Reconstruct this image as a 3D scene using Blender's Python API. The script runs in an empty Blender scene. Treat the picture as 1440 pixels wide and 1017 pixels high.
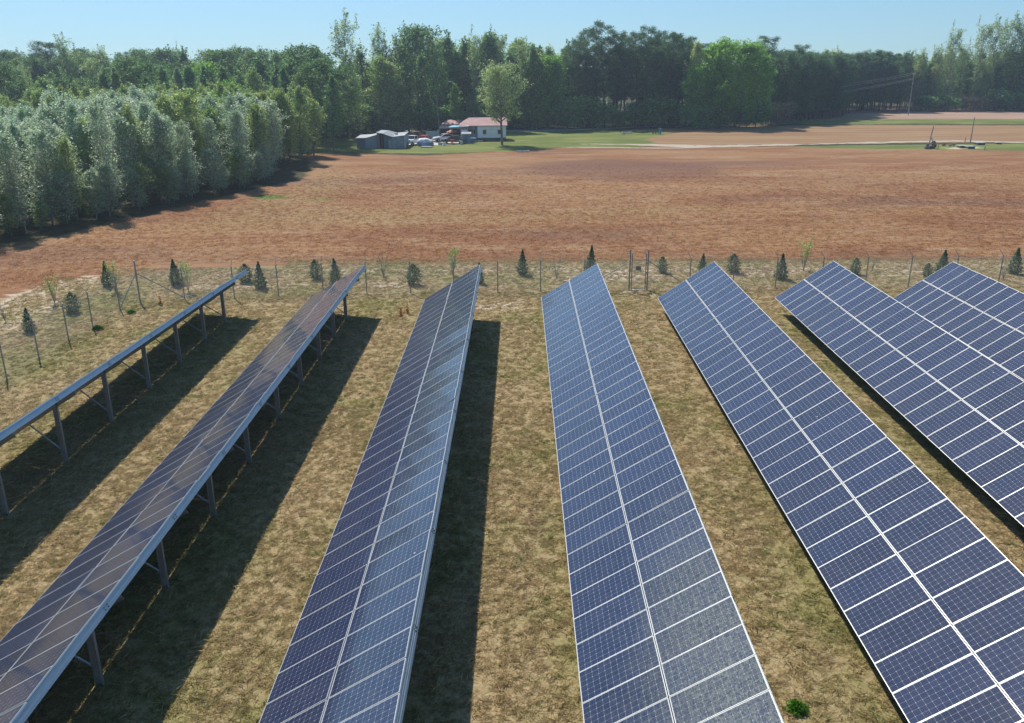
import bpy, math, random, numpy as np
from mathutils import Matrix, Vector
random.seed(7); RNG = np.random.default_rng(7)
SC = bpy.context.scene
COL = SC.collection
R = math.radians

# ------------------------------------------------------------------ camera
F, TH, YAW, ROLL, G = 1186.66, 0.33699, -0.00861, -0.00431, 14.27
def basis():
    f = Vector((math.sin(YAW)*math.cos(TH), math.cos(YAW)*math.cos(TH), -math.sin(TH)))
    r0 = Vector((math.cos(YAW), -math.sin(YAW), 0)); d0 = f.cross(r0)
    return f, r0*math.cos(ROLL) - d0*math.sin(ROLL), r0*math.sin(ROLL) + d0*math.cos(ROLL)
FW, RT, DN = basis()
cam = bpy.data.cameras.new('camera'); co = bpy.data.objects.new('camera', cam); COL.objects.link(co)
m = Matrix((RT, -DN, -FW)).transposed().to_4x4(); m.translation = Vector((0, 0, G)); co.matrix_world = m
cam.sensor_width = 36; cam.lens = F/1440*36; cam.clip_end = 9000; cam.clip_start = 0.5
SC.camera = co

def at(u, v, z=0.0):
    """ground point seen at a photo pixel"""
    d = FW*F + RT*(u-720) + DN*(v-508.5)
    t = (z-G)/d.z
    return d.x*t, d.y*t
def x_at(u, y, z=0.0):
    """world x on the line of constant y seen in photo column u"""
    a, b = at(u, 400, z)[0], 0
    # ray plane: solve for the point (x, y, z) with pixel column u
    lo, hi = -400., 400.
    for _ in range(40):
        mid = (lo+hi)/2; p = Vector((mid, y, z-G)); uu = 720+F*p.dot(RT)/p.dot(FW)
        if uu < u: lo = mid
        else: hi = mid
    return (lo+hi)/2

# ------------------------------------------------------------------ render / world / sun
SC.view_settings.view_transform = 'Standard'; SC.view_settings.look = 'None'
SC.view_settings.exposure = 0.2; SC.view_settings.gamma = 1.0
sd = Vector((-0.42, 0.70, 1.0)).normalized()
W = bpy.data.worlds.new("World"); SC.world = W; W.use_nodes = True
wn = W.node_tree; bg = wn.nodes['Background']
sky = wn.nodes.new('ShaderNodeTexSky'); sky.sky_type = 'NISHITA'; sky.sun_disc = False
sky.sun_elevation = math.asin(sd.z); sky.sun_rotation = math.atan2(sd.x, sd.y)
sky.air_density = 1.0; sky.dust_density = 0.02; sky.ozone_density = 3.0; sky.altitude = 50
wb = wn.nodes.new('ShaderNodeMixRGB'); wb.blend_type = 'MULTIPLY'; wb.inputs[0].default_value = 1; wb.inputs[2].default_value = (5.5, 8.3, 10.9, 1)
pre = wn.nodes.new('ShaderNodeMixRGB'); pre.blend_type = 'MULTIPLY'; pre.inputs[0].default_value = 1; pre.inputs[2].default_value = (.1, .1, .1, 1)
gm = wn.nodes.new('ShaderNodeGamma'); gm.inputs[1].default_value = .62
wn.links.new(sky.outputs[0], pre.inputs[1]); wn.links.new(pre.outputs[0], gm.inputs[0]); wn.links.new(gm.outputs[0], wb.inputs[1]); wn.links.new(wb.outputs[0], bg.inputs[0]); bg.inputs[1].default_value = 0.083
L = bpy.data.lights.new('sun', 'SUN'); L.energy = 5.0; L.angle = R(0.53); L.color = (1, .95, .87)
lo = bpy.data.objects.new('sun', L); COL.objects.link(lo); lo.rotation_euler = (-sd).to_track_quat('-Z', 'Y').to_euler()

# ------------------------------------------------------------------ material helpers
class N:
    def __init__(s, name):
        s.m = bpy.data.materials.new(name); s.m.use_nodes = True; s.t = s.m.node_tree
        s.t.nodes.clear(); s.out = s.t.nodes.new('ShaderNodeOutputMaterial')
    def n(s, typ, **kw):
        k = s.t.nodes.new('ShaderNode'+typ)
        for a, b in kw.items(): setattr(k, a, b)
        return k
    def l(s, a, b): s.t.links.new(a, b)
    def setin(s, sock, v):
        if hasattr(v, 'is_linked') or isinstance(v, bpy.types.NodeSocket): s.l(v, sock)
        else: sock.default_value = v
    def math(s, op, a, b=None, c=None, clamp=False):
        k = s.n('Math', operation=op); k.use_clamp = clamp
        for i, v in enumerate((a, b, c)):
            if v is not None: s.setin(k.inputs[i], v)
        return k.outputs[0]
    def mix(s, f, a, b, blend='MIX'):
        k = s.n('MixRGB', blend_type=blend)
        for i, v in enumerate((f, a, b)):
            if i and isinstance(v, tuple): v = tuple(v)+(1,) if len(v) == 3 else v
            s.setin(k.inputs[i], v)
        return k.outputs[0]
    def pos(s): return s.n('NewGeometry').outputs['Position']
    def obj(s): return s.n('TexCoord').outputs['Object']
    def noise(s, vec, scale, detail=4, rough=.55, dist=0, stretch=None):
        if stretch:
            mp = s.n('Mapping'); s.l(vec, mp.inputs[0]); mp.inputs['Scale'].default_value = stretch; vec = mp.outputs[0]
        k = s.n('TexNoise'); s.l(vec, k.inputs['Vector']); k.inputs['Scale'].default_value = scale
        k.inputs['Detail'].default_value = detail; k.inputs['Roughness'].default_value = rough
        k.inputs['Distortion'].default_value = dist
        return k.outputs['Fac']
    def ramp(s, f, lo, hi):
        k = s.n('MapRange', interpolation_type='SMOOTHSTEP'); s.setin(k.inputs[0], f)
        k.inputs[1].default_value = lo; k.inputs[2].default_value = hi
        return k.outputs[0]
    def attr(s, name): 
        k = s.n('Attribute'); k.attribute_name = name; return k.outputs['Fac']
    def rnd(s): return s.n('ObjectInfo').outputs['Random']
    def bsdf(s, col, rough=.8, metal=0, spec=.3, **kw):
        b = s.n('BsdfPrincipled'); 
        s.setin(b.inputs['Base Color'], tuple(col)+(1,) if isinstance(col, tuple) and len(col) == 3 else col)
        s.setin(b.inputs['Roughness'], rough); b.inputs['Metallic'].default_value = metal
        b.inputs['Specular IOR Level'].default_value = spec
        for k, v in kw.items(): s.setin(b.inputs[k.replace('_', ' ')], v)
        s.l(b.outputs[0], s.out.inputs[0]); return b
    def bump(s, h, b, strength=.5, dist=.02):
        k = s.n('Bump'); k.inputs['Strength'].default_value = strength; k.inputs['Distance'].default_value = dist
        s.l(h, k.inputs['Height']); s.l(k.outputs[0], b.inputs['Normal'])
MATS = {}
def simple(name, col, rough=.7, metal=0, var=.25, scale=3., spec=.3, bump=0):
    if name in MATS: return MATS[name]
    s = N(name); o = s.obj(); n1 = s.noise(o, scale, 5)
    c = s.mix(s.ramp(n1, .3, .7), tuple(x*(1-var) for x in col), tuple(min(1, x*(1+var)) for x in col))
    b = s.bsdf(c, rough, metal, spec)
    if bump: s.bump(n1, b, .6, bump)
    MATS[name] = s.m; return s.m

# ------------------------------------------------------------------ mesh helpers
class MB:
    def __init__(s): s.v = []; s.f = []; s.mi = []; s.smooth = False
    def face(s, pts, mi=0):
        i = len(s.v); s.v += [tuple(p) for p in pts]; s.f.append(tuple(range(i, i+len(pts)))); s.mi.append(mi)
    def hexa(s, p, mi=0):
        """8 corners: bottom loop then top loop"""
        i = len(s.v); s.v += [tuple(q) for q in p]
        for f in ((3,2,1,0),(4,5,6,7),(0,1,5,4),(1,2,6,5),(2,3,7,6),(3,0,4,7)):
            s.f.append(tuple(i+k for k in f)); s.mi.append(mi)
        return s
    def box(s, x0, y0, z0, x1, y1, z1, mi=0, M=None):
        p = [(x0,y0,z0),(x1,y0,z0),(x1,y1,z0),(x0,y1,z0),(x0,y0,z1),(x1,y0,z1),(x1,y1,z1),(x0,y1,z1)]
        if M is not None: p = [M @ Vector(q) for q in p]
        return s.hexa(p, mi)
    def beam(s, a, b, w, h, up=(0,0,1), mi=0):
        a, b = Vector(a), Vector(b); d = (b-a).normalized(); u = Vector(up)
        sx = d.cross(u); 
        if sx.length < 1e-4: sx = d.cross(Vector((1,0,0)))
        sx.normalize(); u = sx.cross(d).normalized(); sx *= w/2; u *= h/2
        return s.hexa([a-sx-u, a+sx-u, b+sx-u, b-sx-u, a-sx+u, a+sx+u, b+sx+u, b-sx+u], mi)
    def tube(s, pts, rad, n=8, mi=0, cap=True):
        pts = [Vector(p) for p in pts]
        if not hasattr(rad, '__len__'): rad = [rad]*len(pts)
        i0 = len(s.v); k = len(pts)
        for j, p in enumerate(pts):
            d = (pts[min(j+1, k-1)]-pts[max(j-1, 0)]).normalized()
            a = d.cross(Vector((.31, .95, .02))); a.normalize(); b = d.cross(a)
            for q in range(n):
                t = 2*math.pi*q/n; s.v.append(tuple(p+(a*math.cos(t)+b*math.sin(t))*rad[j]))
        for j in range(k-1):
            for q in range(n):
                s.f.append((i0+j*n+q, i0+j*n+(q+1) % n, i0+(j+1)*n+(q+1) % n, i0+(j+1)*n+q)); s.mi.append(mi)
        if cap:
            s.f.append(tuple(i0+q for q in range(n))[::-1]); s.mi.append(mi)
            s.f.append(tuple(i0+(k-1)*n+q for q in range(n))); s.mi.append(mi)
        return s
    def mesh(s, name, mats):
        me = bpy.data.meshes.new(name); me.from_pydata(s.v, [], s.f)
        for m_ in (mats if isinstance(mats, (list, tuple)) else [mats]): me.materials.append(m_)
        if any(s.mi): me.polygons.foreach_set('material_index', s.mi)
        if s.smooth: me.polygons.foreach_set('use_smooth', [True]*len(s.f))
        me.update(); return me
    def build(s, name, mats, parent=None):
        return link(name, s.mesh(name, mats), parent)
def link(name, data, parent=None, M=None):
    o = bpy.data.objects.new(name, data); COL.objects.link(o)
    if parent is not None: o.parent = parent
    if M is not None: o.matrix_local = M
    return o
def tag(o, label=None, cat=None, group=None, kind=None):
    if label: o['label'] = label
    if cat: o['category'] = cat
    if group: o['group'] = group
    if kind: o['kind'] = kind
    return o
def thing(name, label, cat, loc=(0,0,0), rz=0, group=None):
    o = bpy.data.objects.new(name, None); COL.objects.link(o); o.location = loc; o.rotation_euler = (0,0,rz)
    o.empty_display_size = .3
    return tag(o, label, cat, group)

# ------------------------------------------------------------------ grass colour, shared by the soil and the tufts
def dry_grass_color(s, p):
    big = s.noise(p, .16, 4, .6); mid = s.noise(p, 2.6, 6, .8, 0); fine = s.noise(p, 9., 3, .6)
    pk = s.noise(p, .33, 5, .62, .6)
    c = s.mix(s.ramp(mid, .25, .75), (.43, .325, .165), (.54, .415, .24))
    c = s.mix(s.math('MULTIPLY', s.ramp(s.noise(p, 11., 4, .8), .48, .66), .5), c, (.25, .185, .09))
    c = s.mix(s.math('MULTIPLY', s.ramp(pk, .54, .74), .6), c, (.44, .31, .23))
    g = s.math('ADD', s.math('MULTIPLY', big, .6), s.math('MULTIPLY', s.noise(p, 1.1, 7, .85), .4))
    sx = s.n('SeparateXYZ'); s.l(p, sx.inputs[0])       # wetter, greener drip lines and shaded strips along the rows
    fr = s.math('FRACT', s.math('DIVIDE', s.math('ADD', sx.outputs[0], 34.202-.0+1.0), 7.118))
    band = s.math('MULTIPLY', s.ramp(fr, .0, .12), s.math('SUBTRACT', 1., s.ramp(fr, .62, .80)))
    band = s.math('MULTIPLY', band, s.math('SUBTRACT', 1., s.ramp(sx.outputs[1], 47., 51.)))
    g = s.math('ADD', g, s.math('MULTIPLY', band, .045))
    g = s.math('ADD', g, s.math('MULTIPLY', s.ramp(s.math('SUBTRACT', sx.outputs[1], s.math('MULTIPLY', sx.outputs[0], .5)), 46., 58.), .03))
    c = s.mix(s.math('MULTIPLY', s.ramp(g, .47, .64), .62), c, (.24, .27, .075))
    c = s.mix(s.ramp(fine, .35, .8), s.mix(.5, c, (.12, .085, .04)), c)
    return c

def field_color(s, p):
    st = s.noise(p, .06, 9, .72, .6, (.5, 1.3, 1)); st2 = s.noise(p, .16, 8, .74, .5, (.45, 1.4, 1)); sp = s.noise(p, 3.2, 5, .75)
    sp2 = s.noise(p, .9, 5, .7, 0, (.7, 1.2, 1))
    bf = s.mix(s.ramp(st, .42, .56), (.245, .105, .045), (.325, .175, .080))
    bf = s.mix(s.math('MULTIPLY', s.ramp(st2, .50, .62), .75), bf, (.375, .245, .135))
    bf = s.mix(s.math('MULTIPLY', s.ramp(sp2, .48, .66), .6), bf, (.205, .10, .058))
    bf = s.mix(s.math('MULTIPLY', s.ramp(s.noise(p, .028, 5, .6, .5, (.6, 2.2, 1)), .53, .64), .7), bf, (.175, .088, .062))
    bf = s.mix(s.math('MULTIPLY', s.ramp(sp, .54, .70), .6), bf, (.38, .255, .165))
    bf = s.mix(.12, bf, (.27, .170, .088))
    return bf
def ground_material():
    s = N('ground_soil'); p = s.pos()
    warp = s.noise(p, .35, 5, .65); warp2 = s.noise(p, 2.2, 4, .6)
    w = s.math('SUBTRACT', s.math('ADD', s.math('MULTIPLY', warp, 6.), s.math('MULTIPLY', warp2, 2.)), 4.)
    def mask(nm, amp=1., soft=.5):
        return s.ramp(s.math('ADD', s.attr(nm), s.math('MULTIPLY', w, amp)), -soft, soft)
    # forest floor
    c = s.mix(s.ramp(s.noise(p, .8, 5), .35, .65), (.045, .040, .020), (.085, .075, .035))
    # brown sorrel field
    bf = field_color(s, p)
    bf = s.mix(s.math('MULTIPLY', mask('d_damp', .6, 2.5), .6), bf, (.165, .085, .058))
    bf = s.mix(s.math('MULTIPLY', mask('d_straw', .8, 3.), .5), bf, (.31, .23, .105))
    wv = s.n('TexWave'); mp = s.n('Mapping'); s.l(p, mp.inputs[0]); mp.inputs['Rotation'].default_value = (0, 0, R(82)); s.l(mp.outputs[0], wv.inputs[0])
    wv.inputs['Scale'].default_value = .22; wv.inputs['Distortion'].default_value = 7.; wv.inputs['Detail'].default_value = 4.; wv.inputs['Detail Scale'].default_value = .35; wv.inputs['Detail Roughness'].default_value = .7
    bf = s.mix(s.math('MULTIPLY', s.ramp(wv.outputs['Fac'], .55, .95), .28), bf, (.15, .075, .042))
    bf = s.mix(.04, bf, (.03, .03, .03))
    bf = s.mix(s.math('MULTIPLY', s.ramp(s.noise(p, 2.1, 4, .8), .55, .7), .6), bf, (.13, .07, .04))
    c = s.mix(mask('d_field', .35, .6), c, bf)
    tf = s.mix(s.ramp(s.noise(p, .09, 6, .6, 0, (.3, 2.5, 1)), .38, .62), (.25, .145, .075), (.31, .20, .105))
    c = s.mix(mask('d_tan', .6, 1.), c, tf)
    ff = s.mix(s.ramp(s.noise(p, .05, 5, .6, 0, (.3, 2.5, 1)), .38, .62), (.32, .205, .145), (.38, .26, .19))
    c = s.mix(mask('d_far', .6, 1.), c, ff)
    lg = s.mix(s.ramp(s.noise(p, .12, 5, .65, 0, (.5, 1.5, 1)), .38, .62), (.105, .140, .032), (.19, .205, .060))
    lg = s.mix(s.math('MULTIPLY', s.ramp(s.noise(p, .5, 5, .65), .52, .7), .6), lg, (.22, .17, .075))
    c = s.mix(mask('d_lawn', .5, .8), c, lg)
    c = s.mix(mask('d_green', .3, .6), c, (.085, .165, .022))
    # dry mown grass of the solar compound
    dg = dry_grass_color(s, p)
    c = s.mix(mask('d_dry', .35, .5), c, s.mix(.10, dg, (.16, .12, .07)))
    # bare pale sand
    sn = s.ramp(s.math('ADD', s.attr('d_sand'), s.math('MULTIPLY', s.math('SUBTRACT', s.noise(p, 1.2, 6, .7, 0, (.5, 1.6, 1)), .47), 6.)), -.25, .5)
    sand = s.mix(s.noise(p, 4, 4), (.40, .31, .215), (.56, .46, .35))
    c = s.mix(sn, c, sand)
    b = s.bsdf(c, .95, 0, .1)
    h = s.math('ADD', s.math('MULTIPLY', s.noise(p, 5.5, 5, .7), 1.), s.math('MULTIPLY', s.noise(p, 1.6, 3), .8))
    s.bump(h, b, .7, .05)
    return s.m

def sdist(px, py, poly):
    """signed distance, positive inside"""
    d = np.full(px.shape, 1e9); inside = np.zeros(px.shape, bool); n = len(poly)
    for i in range(n):
        x0, y0 = poly[i]; x1, y1 = poly[(i+1) % n]; ex, ey = x1-x0, y1-y0
        t = np.clip(((px-x0)*ex+(py-y0)*ey)/(ex*ex+ey*ey+1e-12), 0, 1)
        d = np.minimum(d, np.hypot(px-x0-t*ex, py-y0-t*ey))
        if y0 != y1:
            c = ((y0 > py) != (y1 > py)) & (px < (x1-x0)*(py-y0)/(y1-y0)+x0); inside ^= c
    return np.where(inside, d, -d)
def P(*pts): return [at(u, v) for u, v in pts]

field_far = [(430,213),(500,216),(600,219),(700,213),(760,210),(800,207),(930,206),(1200,206),(1440,206),(1900,206)]
DRY_EDGE = [(-420,700),(-150,490),(0,422),(60,406),(120,393),(200,383),(300,377),(420,372),(600,371),(900,369),(1200,367),(1440,365),(1800,363),(2400,362)]
POLY = {
 'd_dry': P(*DRY_EDGE) + [(140, -60), (-60, -60)],
 'd_field': [(-75, 10), (-66, 46)] + P((0,352),(60,338),(200,305),(300,280),(425,252),(436,240),(432,222),*field_far) + [(250, 60), (140, -60), (-60,-60)],
 'd_tan': P((760,186),(860,184),(960,179.5),(1075,177),(1200,176),(1440,176.5),(2000,178),(2000,204),(1440,200),(1250,201),(1000,204),(925,205),(850,198),(800,190)),
 'd_far': P((1060,173.5),(1195,152),(1280,152),(1440,154),(2000,156),(2000,172),(1440,169),(1200,168),(1080,173)),
 'd_lawn': P((380,215),(420,198),(500,192),(620,184),(760,181),(850,182),(920,185.5),(950,187),(905,196),(930,203),(900,207),(780,208),(740,212),(620,216),(500,214.5)),
 'd_lawn2': P((1090,207),(1200,204.5),(1300,203.5),(1440,202),(1700,202),(1700,214),(1440,212),(1310,211),(1200,209)),
 'd_berm': P((1070,175.5),(1100,172),(1200,168.5),(1440,168.5),(2000,170),(2000,178),(1440,175.5),(1200,175.5)),
 'd_damp': P((730,230),(840,223),(1000,233),(1020,248),(870,256),(760,246)),
 'd_straw': P((260,318),(420,262),(470,240),(500,262),(420,292),(700,300),(1000,288),(1000,297),(700,312),(420,318),(300,330)),
 'd_green': P((345,277),(375,274),(404,275),(400,280),(370,281)),
 'd_green2': P((430,281),(470,278),(475,281),(440,283)),
 'd_green3': P((1125,311),(1175,308),(1180,311),(1140,314)),
}
SAND = [P((-30,440),(20,415),(75,398),(130,388),(140,396),(90,404),(40,425),(-20,460)),
        P((0,462),(50,436),(90,424),(95,430),(40,447),(0,470)),
        P((90,398),(125,393),(130,402),(110,405)),
        P((770,390),(900,385),(960,392),(880,395),(790,395)), P((870,410),(905,408),(930,414),(890,419)),
        P((1000,385),(1120,381),(1125,387),(1010,391)), P((600,428),(740,424),(720,436),(640,437)),
        P((250,404),(430,398),(430,402),(300,408)), P((515,399),(600,397),(600,402),(520,405)), P((1235,382),(1300,381),(1290,386),(1240,387)),
        P((300,384),(700,379),(1100,376),(1440,373),(1440,376),(1100,379),(700,382),(300,387)),
        P((1330,208),(1375,206),(1378,209),(1335,210))]

def grid_axis(breaks):
    out = []
    for a, b, st in breaks: out.append(np.arange(a, b, st))
    return np.concatenate(out+[[breaks[-1][1]]])
def make_ground():
    xs = grid_axis([(-4000,-600,850),(-600,-140,46),(-140,-70,3.5),(-70,110,1.5),(110,240,3.25),(240,700,46),(700,4100,850)])
    ys = grid_axis([(-400,-60,85),(-60,0,6),(0,75,1.25),(75,310,1.9),(310,700,39),(700,6000,530)])
    X, Y = np.meshgrid(xs, ys); nx, ny = len(xs), len(ys)
    Z = np.zeros_like(X)
    # grassy ditch bank beyond the tan field
    db = sdist(X.ravel(), Y.ravel(), POLY['d_berm']).reshape(X.shape)
    Z += np.clip((db+1.5)/4, 0, 1)*.35
    v = np.stack([X.ravel(), Y.ravel(), Z.ravel()], 1)
    idx = np.arange(nx*ny).reshape(ny, nx)
    f = np.stack([idx[:-1,:-1], idx[:-1,1:], idx[1:,1:], idx[1:,:-1]], -1).reshape(-1, 4)
    me = bpy.data.meshes.new('ground'); me.from_pydata(v.tolist(), [], f.tolist())
    D = {k: sdist(v[:,0], v[:,1], pl) for k, pl in POLY.items()}
    D['d_lawn'] = np.maximum(np.maximum(D['d_lawn'], D.pop('d_lawn2')), D.pop('d_berm'))
    D['d_green'] = np.maximum(np.maximum(D['d_green'], D.pop('d_green2')), D.pop('d_green3'))
    D['d_sand'] = np.max([sdist(v[:,0], v[:,1], pl) for pl in SAND], 0)
    for k, d in D.items():
        a = me.attributes.new(k, 'FLOAT', 'POINT'); a.data.foreach_set('value', np.clip(d, -12, 12).astype(np.float32))
    me.polygons.foreach_set('use_smooth', [True]*len(f)); me.materials.append(ground_material())
    tag(link('ground', me), kind='structure')
make_ground()

def strip(name, pts, widths, mat, z, jag=.25, step=.7):
    """a ragged ribbon laid on the ground through world points"""
    P2 = [Vector((x, y, 0)) for x, y in pts]; out = []
    for i in range(len(P2)-1):
        n = max(1, int((P2[i+1]-P2[i]).length/step))
        for k in range(n): out.append((P2[i].lerp(P2[i+1], k/n), widths[i]+(widths[i+1]-widths[i])*k/n))
    out.append((P2[-1], widths[-1])); b = MB(); ra = rb = 0
    L1 = []
    for i, (p, w) in enumerate(out):
        d = (out[min(i+1, len(out)-1)][0]-out[max(i-1, 0)][0]).normalized(); nn = Vector((-d.y, d.x, 0))
        ra = ra*.8+random.uniform(-jag, jag)*.6; rb = rb*.8+random.uniform(-jag, jag)*.6
        L1.append((p+nn*(w/2+ra), p-nn*(w/2+rb)))
    for i in range(len(L1)-1):
        b.face([(*L1[i][1].xy, z), (*L1[i+1][1].xy, z), (*L1[i+1][0].xy, z), (*L1[i][0].xy, z)])
    return tag(b.build(name, mat), kind='structure')
def track_mat(name, a, b_, thr=.42):
    s = N(name); p = s.pos()
    c = s.mix(s.noise(p, 1.5, 5, .7), a, b_)
    c = s.mix(s.ramp(s.noise(p, .35, 5, .65), thr+.12, thr+.3), c, (.20, .19, .09))
    s.bsdf(c, .95, 0, .1); return s.m
M_TRACK = track_mat('pale_dirt', (.33, .27, .20), (.52, .45, .36), .40)
strip('dirt_track', P((775,203),(830,203),(880,203.5),(930,204.5),(970,206),(1040,205),(1100,204),(1180,202),(1250,200.3),(1350,198.4),(1440,200.5),(1560,206)), [.8,1.6,2.4,4.2,4.8,3.8,2.8,2.6,2.8,2.4,2.4,2.4], M_TRACK, .02, .75)
strip('dirt_track', P((790,207.5),(850,207.8),(930,208.5),(1010,207.5)), [.6,1.4,1.8,.6], M_TRACK, .024, .3)
strip('gravel_yard', P((566,203),(590,201.5),(615,199.5),(640,199),(668,198.5)), [7, 13, 15, 10, 4], track_mat('yard_gravel', (.42,.38,.33), (.58,.53,.47), .6), .028, .4)
strip('paved_road', P((560,184),(700,184.6),(760,184.2),(820,182.2),(870,180.2),(930,177.5)), [3.4]*6, simple('worn_asphalt', (.33,.33,.33), .9, 0, .15, .6), .036, .1)
strip('paved_road', P((1440,176),(1300,176.2),(1160,176.4),(1040,177.8)), [.9]*4, simple('bank_earth', (.10,.085,.05), .9, 0, .3, .6), .012, .2) if False else None

# ------------------------------------------------------------------ solar tables
PITCH, MODL, MODW, GAP = 1.012, 1.987, 0.998, 0.026
def metal(name, col, rough, var=.12, metallic=1.):
    s = N(name); o = s.pos(); n1 = s.noise(o, 6., 5, .6); n2 = s.noise(o, 1.2, 3)
    c = s.mix(n1, tuple(x*(1-var) for x in col), tuple(min(1, x*(1+var)) for x in col))
    s.bsdf(c, s.math('ADD', s.math('MULTIPLY', n2, .2), rough-.1), metallic, .5); MATS[name] = s.m; return s.m
M_GALV = metal('galvanised_steel', (.36, .41, .45), .50)
M_POST = metal('weathered_galvanised', (.36, .38, .39), .6, .2, .75)
M_ALU = metal('anodised_aluminium', (.56, .56, .53), .45, .05, .55)

def cell_material():
    s = N('solar_cells'); uv = s.n('UVMap').outputs[0]; sep = s.n('SeparateXYZ'); s.l(uv, sep.inputs[0])
    x, y = sep.outputs[0], sep.outputs[1]
    cx, cy = (MODL-.042)/12, (MODW-.038)/6
    fx = s.math('DIVIDE', s.math('SUBTRACT', x, .021), cx); fy = s.math('DIVIDE', s.math('SUBTRACT', y, .019), cy)
    rx, ry = s.math('FRACT', fx), s.math('FRACT', fy)
    ax = s.math('ABSOLUTE', s.math('SUBTRACT', rx, .5)); ay = s.math('ABSOLUTE', s.math('SUBTRACT', ry, .5))
    inx = s.math('LESS_THAN', ax, .5-.0012/cx*1.0); iny = s.math('LESS_THAN', ay, .5-.0012/cy*1.0)
    corner = s.math('LESS_THAN', s.math('ADD', ax, ay), .925)
    cell = s.math('MULTIPLY', s.math('MULTIPLY', inx, iny), corner)
    bx = s.math('MULTIPLY', s.math('GREATER_THAN', x, .021), s.math('LESS_THAN', x, MODL-.021))
    by = s.math('MULTIPLY', s.math('GREATER_THAN', y, .019), s.math('LESS_THAN', y, MODW-.019))
    cell = s.math('MULTIPLY', cell, s.math('MULTIPLY', bx, by))
    # busbars along the module's length, four to a cell
    bb = s.math('LESS_THAN', s.math('ABSOLUTE', s.math('SUBTRACT', s.math('FRACT', s.math('MULTIPLY', ry, 4.)), .5)), .034)
    rn = s.rnd()
    cid = s.n('CombineXYZ'); s.l(s.math('FLOOR', fx), cid.inputs[0]); s.l(s.math('FLOOR', fy), cid.inputs[1]); s.l(rn, cid.inputs[2])
    wn_ = s.n('TexWhiteNoise', noise_dimensions='3D'); s.l(cid.outputs[0], wn_.inputs[0]); wv = wn_.outputs['Value']
    tone = s.math('ADD', s.math('MULTIPLY', wv, .4), s.math('MULTIPLY', rn, .6))
    cc = s.mix(tone, (.005, .011, .038), (.013, .024, .072))
    cc = s.mix(s.math('MULTIPLY', bb, .5), cc, (.22, .25, .32))
    dust = s.noise(s.pos(), 1.3, 5, .7)
    c = s.mix(cell, (.44, .46, .50), cc)
    c = s.mix(s.math('MULTIPLY', s.ramp(dust, .3, .8), .045), c, (.32, .28, .24))
    gs = s.n('SeparateXYZ'); s.l(s.pos(), gs.inputs[0])     # glare painted into the colour at the near corner of the middle table
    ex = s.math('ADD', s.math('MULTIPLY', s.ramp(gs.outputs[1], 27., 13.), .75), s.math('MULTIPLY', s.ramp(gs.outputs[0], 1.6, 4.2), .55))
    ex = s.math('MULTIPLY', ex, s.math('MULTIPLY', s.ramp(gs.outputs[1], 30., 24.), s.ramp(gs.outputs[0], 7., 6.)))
    glare = s.math('MULTIPLY', s.ramp(s.math('ADD', ex, s.math('MULTIPLY', s.noise(s.pos(), 9., 8, .95, 0, (1, .35, 1)), 1.6)), 1.45, 2.2), .5)
    glare = s.math('MULTIPLY', glare, s.math('ADD', .25, s.math('MULTIPLY', s.ramp(s.noise(s.pos(), 16., 4, .9, 1.5, (1, .5, 1)), .46, .56), .95)))
    c = s.mix(glare, c, (.27, .28, .21))
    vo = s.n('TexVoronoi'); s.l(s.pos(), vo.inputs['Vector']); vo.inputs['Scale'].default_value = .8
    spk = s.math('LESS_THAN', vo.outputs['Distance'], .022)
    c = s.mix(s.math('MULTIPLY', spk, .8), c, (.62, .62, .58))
    b = s.bsdf(c, .5, 0, .05)
    b.inputs['Coat Weight'].default_value = 1.0; b.inputs['Coat IOR'].default_value = 1.44
    s.l(s.math('ADD', s.math('MULTIPLY', dust, .05), .065), b.inputs['Coat Roughness'])
    return s.m
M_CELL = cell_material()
def module_meshes():
    fr, t, dep = .010, 0, .035
    b = MB()
    g = MB(); g.box(fr, fr, -.008, MODL-fr, MODW-fr, -.003)
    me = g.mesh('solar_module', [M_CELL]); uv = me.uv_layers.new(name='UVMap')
    for lp in me.loops: c = me.vertices[lp.vertex_index].co; uv.data[lp.index].uv = (c.x, c.y)
    b.box(0, 0, -dep, MODL, fr, 0); b.box(0, MODW-fr, -dep, MODL, MODW, 0)
    b.box(0, fr, -dep, fr, MODW-fr, 0); b.box(MODL-fr, fr, -dep, MODL, MODW-fr, 0)
    return me, b.mesh('module_frame', [M_ALU])
ME_MOD, ME_FR = module_meshes()
ROWS = [(-19.965,.570,.560,50.056,.024),(-12.888,.839,.527,50.454,0.),(-5.727,.881,.557,49.785,-.006),(1.389,.759,.557,50.63,.003),
        (8.49,.834,.597,50.11,-.003),(15.556,.91,.601,49.815,-.004),(22.765,.809,.606,49.95,0.)]
POSTS = {0:[47.66,44.3,40.63,36.86,32.96,29.1,25.1,21.0,17.0,13.0,9.0], 1:[48.13,44.66,41.05,37.16,33.2,28.97,25,20.9,16.82,12.8,8.8]}
RLAB = ['solar panel table seen almost edge-on, leftmost row with its steel posts showing',
        'solar panel table reflecting brown ground, with row of braced posts in shadow below',
        'solar panel table half dark and half sky blue, third row from the left',
        'pale blue solar panel table in the middle with glinting near right corner',
        'dark blue solar panel table right of the pale blue middle one',
        'navy solar panel table, second from the right with ragged strip of grass before it',
        'rightmost navy solar panel table cut off by the right picture edge']
NC = 44
M_BOLT = simple('dark_bolt', (.06,.06,.065), .8)
def brick_mesh_bolt(b, p, r): b.box(p[0]-r, p[1]-r, p[2]-r, p[0]+r, p[1]+r, p[2]+r, 1)
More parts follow.
